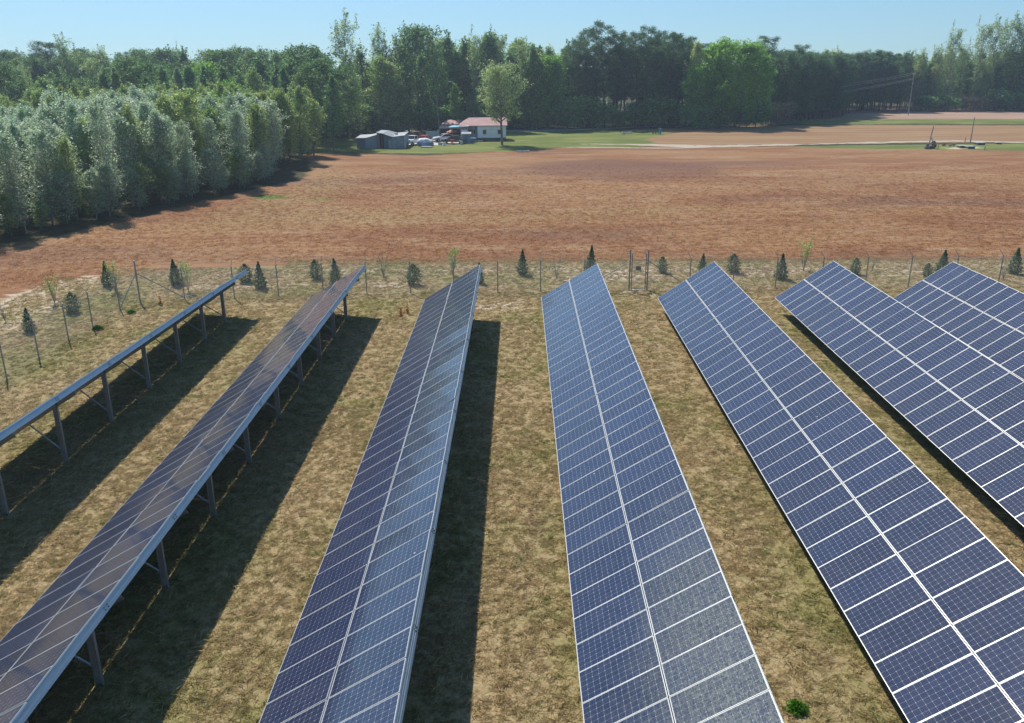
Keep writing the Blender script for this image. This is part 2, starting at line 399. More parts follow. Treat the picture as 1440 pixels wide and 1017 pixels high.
for ri, (X0, hl, tilt, Yf, slope) in enumerate(ROWS):
    root = thing('solar_table', RLAB[ri], 'solar panels', (X0, Yf, 0), 0, 'rows of tilted solar panels')
    U = Vector((math.cos(tilt), 0, math.sin(tilt))); V = Vector((0, 1, -slope)).normalized(); Nn = U.cross(V).normalized()
    org = Vector((0, 0, hl))
    def loc(u, v, n): return org + U*u + V*(-v) + Nn*n       # v counts back from the far end
    rot = Matrix((U, V, Nn)).transposed()
    for c in range(NC):
        for k in (0, 1):
            M = rot.copy()
            jit = Matrix.Rotation(R(random.gauss(0, .35)), 3, 'X') @ Matrix.Rotation(R(random.gauss(0, .25)), 3, 'Y')
            M4 = (M @ jit).to_4x4(); M4.translation = loc(k*(MODL+GAP), c*PITCH+MODW, random.uniform(0, .002))
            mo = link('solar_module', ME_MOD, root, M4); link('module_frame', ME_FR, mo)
    LEN = NC*PITCH
    SL = 2*MODL+GAP
    # purlins: z/c sections; the top one stands at the upper edge
    for pi, u in enumerate((.42, 1.55, 2.5, SL-.045)):
        b = MB(); a, z = loc(u, -.06, 0), loc(u, LEN+.02, 0); hgt = .20
        top, bot = -.038, -.038-hgt
        def seg(u0, u1, n0, n1):
            b.hexa([loc(u0,-.06,n0), loc(u1,-.06,n0), loc(u1,LEN,n0), loc(u0,LEN,n0), loc(u0,-.06,n1), loc(u1,-.06,n1), loc(u1,LEN,n1), loc(u0,LEN,n1)])
        seg(u+.03, u+.034, bot, top)           # web
        seg(u-.03, u+.03, top-.004, top); seg(u-.03, u+.03, bot, bot+.004)
        if pi == 3:
            for q in range(0, int(LEN/4.05)+1):
                v = 1.9+q*4.05
                for dv in (-.07, .07):
                    for dn in (-.11, -.17): 
                        p = loc(u+.042, v+dv, dn); brick_mesh_bolt(b, p, .012)
                p0 = loc(u+.036, v, -.14)
                b.hexa([loc(u+.0342,v-.004,bot+.003),loc(u+.0365,v-.004,bot+.003),loc(u+.0365,v+.004,bot+.003),loc(u+.0342,v+.004,bot+.003),
                        loc(u+.0342,v-.004,top-.003),loc(u+.0365,v-.004,top-.003),loc(u+.0365,v+.004,top-.003),loc(u+.0342,v+.004,top-.003)])
            # stiffening groove lines along the web
            for dn in (-.10, -.165): seg(u+.0342, u+.0375, dn-.004, dn)
        b.build('purlin', [M_GALV, M_BOLT], root)
    ys = POSTS.get(ri) or [Yf-2.2-4.05*i for i in range(11)]
    for y in ys:
        v = Yf-y; base_x = 2.62; up = base_x/math.cos(tilt)
        zt = loc(up, v, -.40).z
        b = MB()                                          # H-section post
        b.box(base_x-.09, y-Yf-.05, -.3, base_x-.078, y-Yf+.05, zt); b.box(base_x+.078, y-Yf-.05, -.3, base_x+.09, y-Yf+.05, zt)
        b.box(base_x-.078, y-Yf-.005, -.3, base_x+.078, y-Yf+.005, zt-.002)
        b.build('post', M_POST, root)
        b = MB(); b.box(base_x-.06, y-Yf-.075, zt-.22, base_x+.06, y-Yf-.053, zt+.12); b.box(base_x-.06, y-Yf+.053, zt-.22, base_x+.06, y-Yf+.075, zt+.12)
        b.build('post_bracket', M_POST, root)
        b = MB(); A = loc(.25, v, -.32); Bp = loc(SL-.08, v, -.32)
        b.beam(A, Bp, .008, .14, Nn); 
        for dn in (.072, -.072): b.beam(A+Nn*dn, Bp+Nn*dn, .07, .006, Nn)
        b.beam(Bp-U*.012+Nn*.085, Bp-U*.0+Nn*.085, .05, .02, Nn)
        b.build('rafter', M_GALV, root)
        b = MB(); p0 = Vector((base_x-.02, y-Yf+.09, .38)); p1 = loc(1.5, v, -.36)+Vector((0, .06, 0))
        b.tube([p0, p1], .028, 8); b.box(p0.x-.04, p0.y-.03, p0.z-.04, p0.x+.04, p0.y+.02, p0.z+.04)
        b.build('brace', M_GALV, root)

# ------------------------------------------------------------------ perimeter fence
M_FP = metal('fence_pipe', (.30, .31, .30), .55, .1, .5)
M_WIRE = metal('fence_wire', (.42, .43, .43), .5, .05, .7)
def chainlink():
    s = N('chain_link_wire'); uv = s.n('UVMap').outputs[0]; sep = s.n('SeparateXYZ'); s.l(uv, sep.inputs[0])
    a = s.math('ADD', sep.outputs[0], sep.outputs[1]); d = s.math('SUBTRACT', sep.outputs[0], sep.outputs[1])
    def line(q): return s.math('LESS_THAN', s.math('ABSOLUTE', s.math('SUBTRACT', s.math('FRACT', s.math('DIVIDE', q, .078)), .5)), .05)
    w = s.math('MAXIMUM', line(a), line(d))
    b = s.bsdf((.58, .58, .57), .6, .3, .4); tr = s.n('BsdfTransparent'); mx = s.n('MixShader')
    s.l(w, mx.inputs[0]); s.l(tr.outputs[0], mx.inputs[1]); s.l(b.outputs[0], mx.inputs[2]); s.l(mx.outputs[0], s.out.inputs[0])
    return s.m
M_LINK = chainlink()
left = [(10,534),(55,504),(97,480),(131,461.5),(169,436)]
back = [(260,421.7),(330,420),(392,416.7),(455,414),(516,413),(577.7,412.5),(638.5,412),(700,411.5),(760,410.3),(821.5,409.5)]
back2 = [(969,407.5),(1030,407),(1090,406),(1154,405.3),(1216,404.8),(1277,404),(1341,403.5),(1403,403),(1465,402.3),(1528,401.7),(1592,401)]
corner = Vector((*at(197.5, 426), 0)); 
PL = [Vector((*at(*q), 0)) for q in left]
dirL = (PL[0]-PL[1]).normalized()
PL = [PL[0]+dirL*3.05*k for k in (4, 3, 2, 1)] + PL
PB = [Vector((*at(*q), 0)) for q in back]; PB2 = [Vector((*at(*q), 0)) for q in back2]
g0, g1 = Vector((*at(884.5, 408.5), 0)), Vector((*at(909.5, 408), 0))
def fence_post(root, p, out, h=2.15, r=.037, arm=True, name='fence_post'):
    b = MB(); b.tube([(p.x,p.y,-.2),(p.x,p.y,h)], r, 8)
    if arm: e = Vector((p.x,p.y,h))+out*.30+Vector((0,0,.34)); b.tube([(p.x,p.y,h-.02), e], .02, 6)
    return b.build(name, M_FP, root)
def fence_run(root, pts, outs):
    """fabric and barbed wire through the posts"""
    me = MB(); uvs = []; acc = 0
    for i in range(len(pts)-1):
        a, b_ = pts[i], pts[i+1]; ln = (b_-a).length; o = outs[i]*.03
        me.face([a+o+Vector((0,0,.03)), b_+o+Vector((0,0,.03)), b_+o+Vector((0,0,2.1)), a+o+Vector((0,0,2.1))])
        uvs += [(acc, .03), (acc+ln, .03), (acc+ln, 2.1), (acc, 2.1)]; acc += ln
    ms = me.mesh('chain_link', [M_LINK]); u = ms.uv_layers.new(name='UVMap')
    for i, q in enumerate(uvs): u.data[i].uv = q
    link('chain_link', ms, root)
    strands = [[], [], [], [], []]
    for i in range(len(pts)-1):
        a, b_ = pts[i], pts[i+1]
        for k, t in enumerate((.35, .68, .98)):
            ea = a+Vector((0,0,2.15))+(outs[i]*.30+Vector((0,0,.34)))*t; eb = b_+Vector((0,0,2.15))+(outs[i+1]*.30+Vector((0,0,.34)))*t
            strands[k] += [ea, (ea+eb)/2-Vector((0,0,.02)), eb]
        for q, zz in enumerate((.06, 2.1)): strands[3+q] += [a+Vector((0,0,zz)), b_+Vector((0,0,zz))]
    for k, st in enumerate(strands):
        cl = [st[0]]
        for q in st[1:]:
            if (q-cl[-1]).length > .01: cl.append(q)
        w = MB(); w.tube(cl, .0035, 4); w.build('barbed_wire' if k < 3 else 'tension_wire', M_WIRE, root)
oL = Vector((-dirL.y, dirL.x, 0)); oL = oL if oL.x < 0 else -oL
oB = Vector((-.1, 1, 0)).normalized(); oC = (oL+oB).normalized()
fence = thing('perimeter_fence', 'chain-link perimeter fence with barbed wire running from the left edge round the corner post', 'fence')
ptsA = PL+[corner]+PB+[g0]; outA = [oL]*len(PL)+[oC]+[oB]*(len(PB)+1)
for p, o in zip(PL+PB, [oL]*len(PL)+[oB]*len(PB)): fence_post(fence, p, o)
fence_post(fence, corner, oC, 2.75, .05, False, 'corner_post')
fence_run(fence, ptsA, outA)
def rail(root, a, b_, r=.028): bb = MB(); bb.tube([a, b_], r, 8); bb.build('brace_rail', M_FP, root)
rail(fence, corner+Vector((0,0,1.95)), PL[-1]+Vector((0,0,.1))); rail(fence, corner+Vector((0,0,1.95)), PB[0]+Vector((0,0,.15)))
rail(fence, g0+Vector((-.03,0,2.0)), PB[-1]+Vector((0,0,.15)))
fence2 = thing('perimeter_fence', 'chain-link perimeter fence with slanted arms right of the narrow gate', 'fence')
for p in PB2: fence_post(fence2, p, Vector((-.55, .83, 0)))
fence_run(fence2, [g1]+PB2, [Vector((-.55,.83,0))]*(len(PB2)+1))
rail(fence2, g1+Vector((.03,0,2.0)), PB2[0]+Vector((0,0,.15)))
gate = thing('fence_gate', 'narrow grey pipe gate with small square sign between tall posts', 'gate', (g0.x, g0.y, 0))
gd = g1-g0; gw = gd.length; gd.normalize()
for nm, d, h, r in (('gate_post', 0, 2.75, .05), ('gate_post', gw, 2.7, .05)):
    b = MB(); q = gd*d; b.tube([(q.x,q.y,-.2),(q.x,q.y,h),(q.x,q.y,h+.05)], [r,r,r*.5], 10); b.build(nm, M_FP, gate)
lf = MB()
qa, qb = gd*.14, gd*(gw-.13)
for q, h in ((qa, 2.5), (qb, 2.5)): lf.tube([(q.x,q.y,.05),(q.x,q.y,h)], .035, 8)
for z in (.12, 2.08): lf.tube([(qa.x,qa.y,z),(qb.x,qb.y,z)], .028, 8)
lf.build('gate_frame', M_FP, gate)
ms = MB(); ms.face([(qa.x,qa.y,.12),(qb.x,qb.y,.12),(qb.x,qb.y,2.08),(qa.x,qa.y,2.08)]); ms = ms.mesh('gate_mesh', [M_LINK]); u = ms.uv_layers.new(name='UVMap')
for i, q in enumerate([(0,0),(gw,0),(gw,2),(0,2)]): u.data[i].uv = q
link('gate_mesh', ms, gate)
b = MB(); c = gd*(gw*.47); b.box(c.x-.17, c.y-.035, 1.37, c.x+.17, c.y-.02, 1.65); b.box(c.x-.17, c.y-.04, 1.36, c.x+.17, c.y-.036, 1.38)
b.build('sign_plate', simple('sign_back', (.27, .24, .23), .6), gate)
b = MB()
for z in (.5, 1.2, 1.85): b.box(gd.x*gw-.08-.05, gd.y*gw-.05, z-.05, gd.x*gw-.02, gd.y*gw+.05, z+.05)
b.build('hinge', M_FP, gate)

# ------------------------------------------------------------------ vegetation
def leaf_mat(name, ca, cb, cc=None, trans=.32, gloss=0.0, rough=.5):
    trans = min(.5, trans+.15); ca, cb = [tuple(min(.6, x*1.3) for x in q) for q in (ca, cb)]; cc = cc and tuple(min(.62, x*1.2) for x in cc)
    s = N(name); rn = s.rnd(); isl = s.n('NewGeometry').outputs['Random Per Island']
    c = s.mix(rn, ca, cb)
    if cc: c = s.mix(s.ramp(isl, .6, .95), c, cc)
    v = s.math('ADD', s.math('MULTIPLY', isl, .7), .65)
    hsv = s.n('HueSaturation'); s.l(c, hsv.inputs['Color']); s.l(v, hsv.inputs['Value'])
    d = s.n('BsdfDiffuse'); s.l(hsv.outputs[0], d.inputs[0])
    t = s.n('BsdfTranslucent'); s.l(hsv.outputs[0], t.inputs[0]); mx = s.n('MixShader'); mx.inputs[0].default_value = trans
    s.l(d.outputs[0], mx.inputs[1]); s.l(t.outputs[0], mx.inputs[2]); o = mx.outputs[0]
    if gloss:
        g = s.n('BsdfGlossy'); g.inputs['Roughness'].default_value = rough; m2 = s.n('MixShader'); m2.inputs[0].default_value = gloss
        s.l(o, m2.inputs[1]); s.l(g.outputs[0], m2.inputs[2]); o = m2.outputs[0]
    s.l(o, s.out.inputs[0]); return s.m
def bark_mat(name, col):
    s = N(name); o = s.obj(); n1 = s.noise(o, 6, 5, .7, 0, (3,3,.6)); c = s.mix(n1, tuple(x*.55 for x in col), tuple(x*1.4 for x in col))
    b = s.bsdf(c, .95, 0, .1); return s.m
B_GREY = bark_mat('grey_bark', (.17, .15, .125)); B_PINE = bark_mat('pine_bark', (.13, .085, .06)); B_PALE = bark_mat('pale_bark', (.27, .25, .21))
L_SILVER = leaf_mat('silvery_young_leaves', (.27,.40,.21), (.37,.46,.29), (.52,.56,.45), .35, .02)
L_OLIVE = leaf_mat('olive_spring_leaves', (.19,.315,.08), (.32,.39,.115), (.40,.44,.21), .4)
L_GREEN = leaf_mat('mid_green_leaves', (.09,.22,.07), (.25,.36,.13), (.25,.35,.16), .35)
L_BRIGHT = leaf_mat('bright_spring_leaves', (.15,.32,.042), (.22,.38,.052), (.25,.40,.11), .38)
L_SPARSE = leaf_mat('grey_green_spring_leaves', (.21,.32,.12), (.30,.38,.15), (.38,.43,.23), .35)
L_DARK = leaf_mat('dark_oak_leaves', (.072,.155,.05), (.115,.205,.064), (.18,.25,.10), .3)
L_PINE = leaf_mat('pine_needles', (.052,.120,.048), (.090,.165,.060), (.15,.22,.10), .15, .01)
L_CONIF = leaf_mat('young_conifer_needles', (.048,.105,.048), (.08,.14,.065), (.13,.19,.11), .2)

def tubes_np(segs, n=4):
    """list of (p0, p1, r0, r1) -> verts, faces"""
    V, Fc = [], []
    for p0, p1, r0, r1 in segs:
        d = p1-p0; ln = np.linalg.norm(d)
        if ln < 1e-5: continue
        d = d/ln; a = np.cross(d, [.3,.9,.1]); a /= np.linalg.norm(a)+1e-9; b = np.cross(d, a); i0 = len(V)
        for q in range(n):
            t = 2*math.pi*q/n; V.append(p0+(a*math.cos(t)+b*math.sin(t))*r0)
        for q in range(n):
            t = 2*math.pi*q/n; V.append(p1+(a*math.cos(t)+b*math.sin(t))*r1)
        for q in range(n): Fc.append((i0+q, i0+(q+1) % n, i0+n+(q+1) % n, i0+n+q))
    return V, Fc
def leaf_mesh(name, centers, size, mat, rng, aspect=1.6, upbias=.35, jitter=.35, dirs=None):
    n = len(centers); nrm = rng.normal(size=(n,3)); nrm[:,2] = np.abs(nrm[:,2])+upbias; nrm /= np.linalg.norm(nrm, axis=1)[:,None]
    t = rng.normal(size=(n,3)) if dirs is None else dirs+rng.normal(size=(n,3))*.35
    a = np.cross(nrm, t); a /= np.linalg.norm(a, axis=1)[:,None]+1e-9; b = np.cross(nrm, a)
    s = size*(1+rng.uniform(-jitter, jitter, n))[:,None]
    a, b = a*s*.5, b*s*.5*aspect
    v = np.stack([centers-b, centers+a*.9, centers+b, centers-a*.9], 1).reshape(-1, 3).astype(np.float32)
    me = bpy.data.meshes.new(name); me.vertices.add(n*4); me.vertices.foreach_set('co', v.ravel())
    me.loops.add(n*4); me.loops.foreach_set('vertex_index', np.arange(n*4, dtype=np.int32))
    me.polygons.add(n); me.polygons.foreach_set('loop_start', np.arange(0, n*4, 4, dtype=np.int32))
    me.materials.append(mat); me.update(calc_edges=True); return me
def tree_meshes(seed, H, r, base, shape, nb, nleaf, leaf, lmat, bmat, up=.6, clump=.5, tr=None, sub=3, droop=0, aspect=1.6, flat=.7, forks=0, leafspread=.3, upb=.9, shoots=0):
    """trunk with limbs + leaf cards in clumps at the limb ends"""
    rng = np.random.default_rng(seed); tr = tr or H*.011
    pts = []; x = np.zeros(2); nseg = 7
    for i in range(nseg+1):
        if i > 1: x = x+rng.normal(size=2)*H*.009
        pts.append(np.array([x[0], x[1], H*.97*i/nseg]))
    segs = []
    for i in range(nseg):
        r0 = tr*(1-.9*i/nseg); r1 = tr*(1-.9*(i+1)/nseg); segs.append((pts[i], pts[i+1], r0, r1))
    def trunk(z): 
        t = min(max(z/(H*.97)*nseg, 0), nseg-.001); i = int(t); return pts[i]+(pts[i+1]-pts[i])*(t-i)
    tips = [(trunk(H*.97), .7)]; sh = []
    for k in range(nb):
        t = (k+.5)/nb; z = base+(H-base)*(t**.92)*.97; ln = r*shape(t)*rng.uniform(.72, 1.12)
        az = k*2.39996+rng.normal()*.4; p = trunk(z); u = up*rng.uniform(.7, 1.3)
        d = np.array([math.cos(az), math.sin(az), u]); d /= np.linalg.norm(d)
        r0 = max(tr*.45*(1-t)+.015, .02); q = p.copy(); nsg = 3
        for j in range(nsg):
            dd = d+rng.normal(size=3)*.16; dd[2] -= droop*j; dd /= np.linalg.norm(dd)
            q2 = q+dd*ln/nsg; segs.append((q, q2, r0*(1-j/nsg*.8), r0*(1-(j+1)/nsg*.8))); q = q2
            if j >= 1 or ln < 1: tips.append((q.copy(), .7 if j < nsg-1 else 1.))
            for s_ in range(sub if j else 1):
                e = dd+rng.normal(size=3)*.75; e[2] += .2; e /= np.linalg.norm(e); q3 = q+e*ln*rng.uniform(.18, .36)
                segs.append((q, q3, r0*.35, r0*.1)); tips.append((q3, 1.))
    for k in range(shoots):                      # upright leading shoots that break the outline
        q = tips[rng.integers(len(tips)//3, len(tips))][0]; L_ = H*rng.uniform(.05, .13); dd = np.array([rng.normal()*.18, rng.normal()*.18, 1.])
        segs.append((q, q+dd*L_, .02*H/10, .006)); sh += [(q+dd*L_*f_, .55) for f_ in (.25, .45, .62, .78, .9, 1.)]
    nt = len(tips); tips = tips+sh
    V, Fc = tubes_np([s for s in segs], 4)
    mt = bpy.data.meshes.new('trunk'); mt.from_pydata([tuple(p) for p in V], [], Fc); mt.materials.append(bmat); mt.polygons.foreach_set('use_smooth', [True]*len(Fc))
    C = np.array([t[0] for t in tips]); Wt = np.array([t[1] for t in tips]); Wt = Wt/Wt.sum()
    i = rng.choice(len(C), nleaf, p=Wt); cs = (clump*rng.uniform(.6, 1.3, len(C))*np.where(np.arange(len(C)) < nt, 1., .45))[i]
    off = rng.normal(size=(nleaf,3))*leafspread*2; off *= np.minimum(1, 1.1/np.maximum(np.linalg.norm(off, axis=1), .01))[:,None]
    off[:,2] *= flat; ctr = C[i]+off*cs[:,None]; ctr[:,2] = np.maximum(ctr[:,2], .15)
    dirs = off/np.maximum(np.linalg.norm(off, axis=1), .01)[:,None] if aspect > 3 else None
    return mt, leaf_mesh('crown', ctr, leaf, lmat, rng, aspect, upb, dirs=dirs)
egg = lambda t: math.sin(math.pi*min(1, (t*.82+.16)))**.7
cone = lambda t: (1-t)**.75+.06
col = lambda t: (.72+.85*t) if t < .35 else 1.02-.84*((t-.35)/.65)**1.55
spire = lambda t: .55+1.0*t if t < .45 else 1.0-.95*((t-.45)/.55)**1.6
vase = lambda t: .55+.55*t if t < .75 else 1.1-(t-.75)*2.2
umb = lambda t: .45+.6*t if t < .6 else 1.0-(t-.6)*1.5
KINDS = {}
def kind(name, n, **kw):
    s0 = 100*len(KINDS)+3; KINDS[name] = [tree_meshes(s0+i, **kw) for i in range(n)]
kind('silver', 7, H=9.5, r=2.5, base=.4, shape=col, nb=50, nleaf=4300, leaf=.135, lmat=L_SILVER, bmat=B_PALE, up=1.7, clump=.5, tr=.075, sub=3, shoots=26)
kind('young', 6, H=10, r=2.5, base=.5, shape=col, nb=50, nleaf=4600, leaf=.145, lmat=L_OLIVE, bmat=B_GREY, up=1.7, clump=.55, tr=.08, sub=3, shoots=24)
kind('column', 6, H=20, r=2.9, base=2.0, shape=spire, nb=46, nleaf=5200, leaf=.29, lmat=L_GREEN, bmat=B_GREY, up=1.3, clump=.75, sub=2, shoots=26)
kind('sparse', 4, H=22, r=3.5, base=3, shape=lambda t: .75+.3*math.sin(math.pi*t), nb=44, nleaf=5600, leaf=.23, lmat=L_SPARSE, bmat=B_PALE, up=1.7, clump=.8, sub=3, shoots=14)
kind('round', 4, H=13, r=5.0, base=2.2, shape=egg, nb=40, nleaf=7500, leaf=.25, lmat=L_DARK, bmat=B_GREY, up=.55, clump=.85, sub=3)
kind('bright', 4, H=13, r=4.2, base=.6, shape=lambda t: egg(t*.9+.08), nb=46, nleaf=8000, leaf=.25, lmat=L_BRIGHT, bmat=B_GREY, up=.9, clump=.85, sub=3)
kind('lone', 1, H=13.6, r=5.3, base=3.6, shape=egg, nb=40, nleaf=9000, leaf=.22, lmat=L_SPARSE, bmat=B_GREY, up=.6, clump=1.1, sub=4, tr=.30)
kind('pine', 4, H=23, r=3.7, base=7.5, shape=umb, nb=34, nleaf=9500, leaf=.11, lmat=L_PINE, bmat=B_PINE, up=.35, clump=.75, sub=2, aspect=4.5, flat=.7)
kind('plant', 4, H=16, r=2.9, base=2.0, shape=umb, nb=34, nleaf=8500, leaf=.11, lmat=L_PINE, bmat=B_PINE, up=.5, clump=.72, sub=2, aspect=4.5, flat=.8)
kind('bush', 3, H=3.6, r=2.0, base=.2, shape=egg, nb=18, nleaf=2200, leaf=.22, lmat=L_GREEN, bmat=B_GREY, up=.8, clump=.8, sub=2)
kind('drybush', 2, H=2.2, r=1.5, base=.1, shape=egg, nb=16, nleaf=500, leaf=.14, lmat=leaf_mat('dry_brush', (.22,.17,.11), (.28,.22,.14)), bmat=B_PALE, up=1.2, clump=.5, sub=3)
TREES = []
def tree(kn, x, y, h, label, group=None, name='tree', cat='tree', wide=1.0, var=None):
    ms = KINDS[kn]; mt, mc = ms[random.randrange(len(ms)) if var is None else var]
    h0 = {'silver':9.5,'young':10,'column':20,'sparse':22,'round':13,'bright':13,'lone':13.6,'pine':23,'plant':16,'bush':3.6,'drybush':2.2}[kn]
    if kn == 'sparse': h *= .93
    if name == 'hardwood_tree': name = {'sparse':'thin_crowned_tree','young':'yellow_green_tree','bright':'bright_green_tree'}.get(kn, name)
    s = h/h0; o = thing(name, label, cat, (x, y, 0), random.uniform(0, 6.28), group); o.scale = (s*wide*random.uniform(.9, 1.15), s*wide*random.uniform(.85, 1.1), s); o.rotation_euler.x = random.uniform(-.035, .035); o.rotation_euler.y = random.uniform(-.035, .035)
    link('trunk', mt, o); link('crown', mc, o); TREES.append((x, y)); return o
def fill(poly, spacing, cb, seed=1, jit=.42):
    rng = random.Random(seed); xs = [p[0] for p in poly]; ys = [p[1] for p in poly]; y = min(ys); k = 0
    n = 0
    while y < max(ys):
        x = min(xs)+(spacing/2 if k % 2 else 0)
        while x < max(xs):
            px, py = x+rng.uniform(-jit, jit)*spacing, y+rng.uniform(-jit, jit)*spacing
            if sdist(np.array([px]), np.array([py]), poly)[0] > 0: cb(px, py, rng); n += 1
            x += spacing
        y += spacing*.9; k += 1
    return n
def top_h(y, v):
    """height of something at distance y whose top shows on photo row v (near the picture's middle column)"""
    d = FW*F+DN*(v-508.5); return G + d.z*(y/d.y)

# -- young wood on the left
edge = P((-60,362),(0,345),(60,332),(130,318),(200,304),(300,280),(380,262),(424,252))
tipx, tipy = edge[-1]
front = [(x-1.6, y+1.6) for x, y in edge[:-1]]+[(tipx-4.2, tipy+1)]
wood = front + [(tipx-3.6, tipy+9), (tipx-4, 150), (-80, 150), (-105, 150), (-92, 92), (-66, 62)]
cnt = [0]
def young(x, y, rng):
    u = 720+F*Vector((x,y,-G)).dot(RT)/Vector((x,y,-G)).dot(FW)
    if u < -260: return
    olive = rng.random() < (.12 if u < 230 else .5) or y > 132
    h = rng.uniform(7.4, 10.8) if u > 60 else rng.uniform(7.0, 9.6)
    if y > 125: h *= 1.03
    if olive: tree('young', x, y, h, 'young yellow-green tree in the dense wood left of the brown field', 'young yellow-green trees in the left wood', 'green_hardwood', wide=rng.uniform(.78, 1.2))
    else: tree('silver', x, y, h, 'young silvery green tree in the dense wood left of the brown field', 'young silvery trees in the left wood', 'silver_hardwood', wide=rng.uniform(.78, 1.18))
fill(wood, 2.95, young, 3, .48)
for i in range(len(edge)-1):                 # low growth closing the foot of the wood
    (xa, ya), (xb, yb) = edge[i], edge[i+1]; n_ = int(math.hypot(xb-xa, yb-ya)/1.5)
    for k in range(n_):
        f_ = (k+random.random()*.6)/n_; x, y = xa+(xb-xa)*f_-random.uniform(1.4, 3.4), ya+(yb-ya)*f_+random.uniform(1., 3.)
        if i == len(edge)-2 and f_ > .7: x -= 2
        tree('silver' if random.random() < .7 else 'young', x, y, random.uniform(2.6, 5.2), 'low leafy shoot at the foot of the dense left wood', 'low leafy shoots at the foot of the left wood', 'edge_shrub', 'shrub', wide=1.7)
# -- older wood behind it
def behind(x, y, rng):
    u = 720+F*Vector((x,y,-G)).dot(RT)/Vector((x,y,-G)).dot(FW)
    if not -160 < u < 500: return
    v = rng.random(); far = y > 200
    h = top_h(y, rng.uniform(70, 92)) if far else top_h(y, rng.uniform(84, 118))
    if far and v < .45: tree('pine', x, y, h, 'dark pine on the skyline behind the left wood', 'dark pines behind the left wood', 'pine_tree', wide=1.15)
    elif v < .5: tree('column', x, y, h, 'mid green tree in the older wood behind the young trees', 'green trees in the older left wood', 'hardwood_tree', wide=rng.uniform(1., 1.35))
    elif v < .68: tree('round', x, y, h, 'round dark green tree in the older wood behind the young trees', 'round dark trees in the older left wood', 'oak_tree', wide=rng.uniform(.9, 1.1))
    elif v < .85: tree('sparse', x, y, h*1.02, 'thin grey-green tree standing in the older left wood', 'thin grey-green trees in the older left wood', 'hardwood_tree')
    else: tree('young', x, y, h*.85, 'yellow-green tree in the older wood behind the young trees', 'yellow-green trees in the older left wood', 'hardwood_tree', wide=1.2)
fill([(-175,152),(-30,152),(-35,172),(-62,215),(-70,250),(-200,250)], 7.2, behind, 5)
# -- single trees on the left skyline
def skyline(kn, u, y, v, label, name, wide=1., var=None): return tree(kn, x_at(u, y), y, top_h(y, v), label, None, name, wide=wide, var=var)
skyline('pine', 80, 190, 56, 'dark flat-topped pine standing highest on the far left skyline', 'pine_tree', 1.35, 0)
skyline('sparse', 118, 182, 53, 'bare-branched pale tree right of the dark flat-topped pine', 'hardwood_tree', 1., 1)
skyline('pine', -8, 175, 66, 'dark pine cut off by the left picture edge', 'pine_tree', 1.2, 1)
skyline('round', 437, 178, 69, 'broad dark oak on the skyline left of the tall pale tree', 'oak_tree', .95, 2)
skyline('round', 405, 185, 76, 'smaller dark oak left of the broad dark oak', 'oak_tree', .8, 1)
skyline('bright', 333, 150, 118, 'small rounded bright green tree above the young left wood', 'hardwood_tree', .75, 0)
skyline('bright', 300, 172, 92, 'broad bright green tree above the left wood', 'hardwood_tree', .9, 1)
# -- wood behind the farmstead
row_c = [(455,100,'young'),(470,88,'column'),(492,27,'sparse'),(515,72,'column'),(540,80,'young'),(538,42,'sparse'),(560,52,'sparse'),(575,62,'column'),
         (592,42,'round'),(612,55,'column'),(634,52,'column'),(655,60,'column'),(666,52,'sparse'),(688,50,'column'),(700,52,'sparse'),(716,76,'column'),
         (738,66,'sparse'),(748,72,'column'),(770,84,'bright'),(782,92,'column')]
names = {'young':'yellow-green','column':'mid green','sparse':'thin grey-green','round':'rounded dark','bright':'bright green'}
for i, (u, v, kn) in enumerate(row_c):
    y = (194 if u < 600 else 205)+random.uniform(-3, 6)
    if u == 492: y = 184
    tree(kn, x_at(u, y), y, top_h(y, v), {492:'tallest tree of all, thin and pale, left of the farm sheds'}.get(u, '%s tall tree in the wood behind the farm buildings' % names[kn]),
         None if u == 492 else '%s trees behind the farm' % names[kn], 'hardwood_tree', wide=1.0 if kn != 'round' else .8)
def centre(x, y, rng):
    u = 720+F*Vector((x,y,-G)).dot(RT)/Vector((x,y,-G)).dot(FW)
    if not 425 < u < 800: return
    top = 70 if u > 560 else 95
    h = top_h(y, rng.uniform(top-12, top+24)); k = rng.choice(['column','column','column','young','sparse','young'])
    tree(k, x, y, h, '%s tree filling the wood behind the farm buildings' % names[k], '%s trees filling the wood behind the farm' % names[k], 'hardwood_tree', wide=1.4 if k == 'young' else 1.15 if k == 'column' else .85)
fill([(-58,192),(-36,192),(-20,203),(8,204),(20,208),(20,240),(-75,240)], 5.6, centre, 8)
for u, v, y, k in [(425,130,176,'young'),(445,118,178,'young'),(478,128,180,'column'),(505,118,184,'young'),(535,84,188,'young'),(548,92,187,'young'),(600,130,194,'column'),(640,120,196,'column'),(565,118,190,'column'),(680,110,198,'column'),(470,120,178,'young')]:
    tree(k, x_at(u, y), y, top_h(y, v) if k != 'bush' else 4, '%s tree at the front edge of the wood by the farm sheds' % names.get(k, 'bushy green'), '%s trees at the front edge by the farm' % names.get(k, 'bushy green'), 'hardwood_tree', wide=1.3)
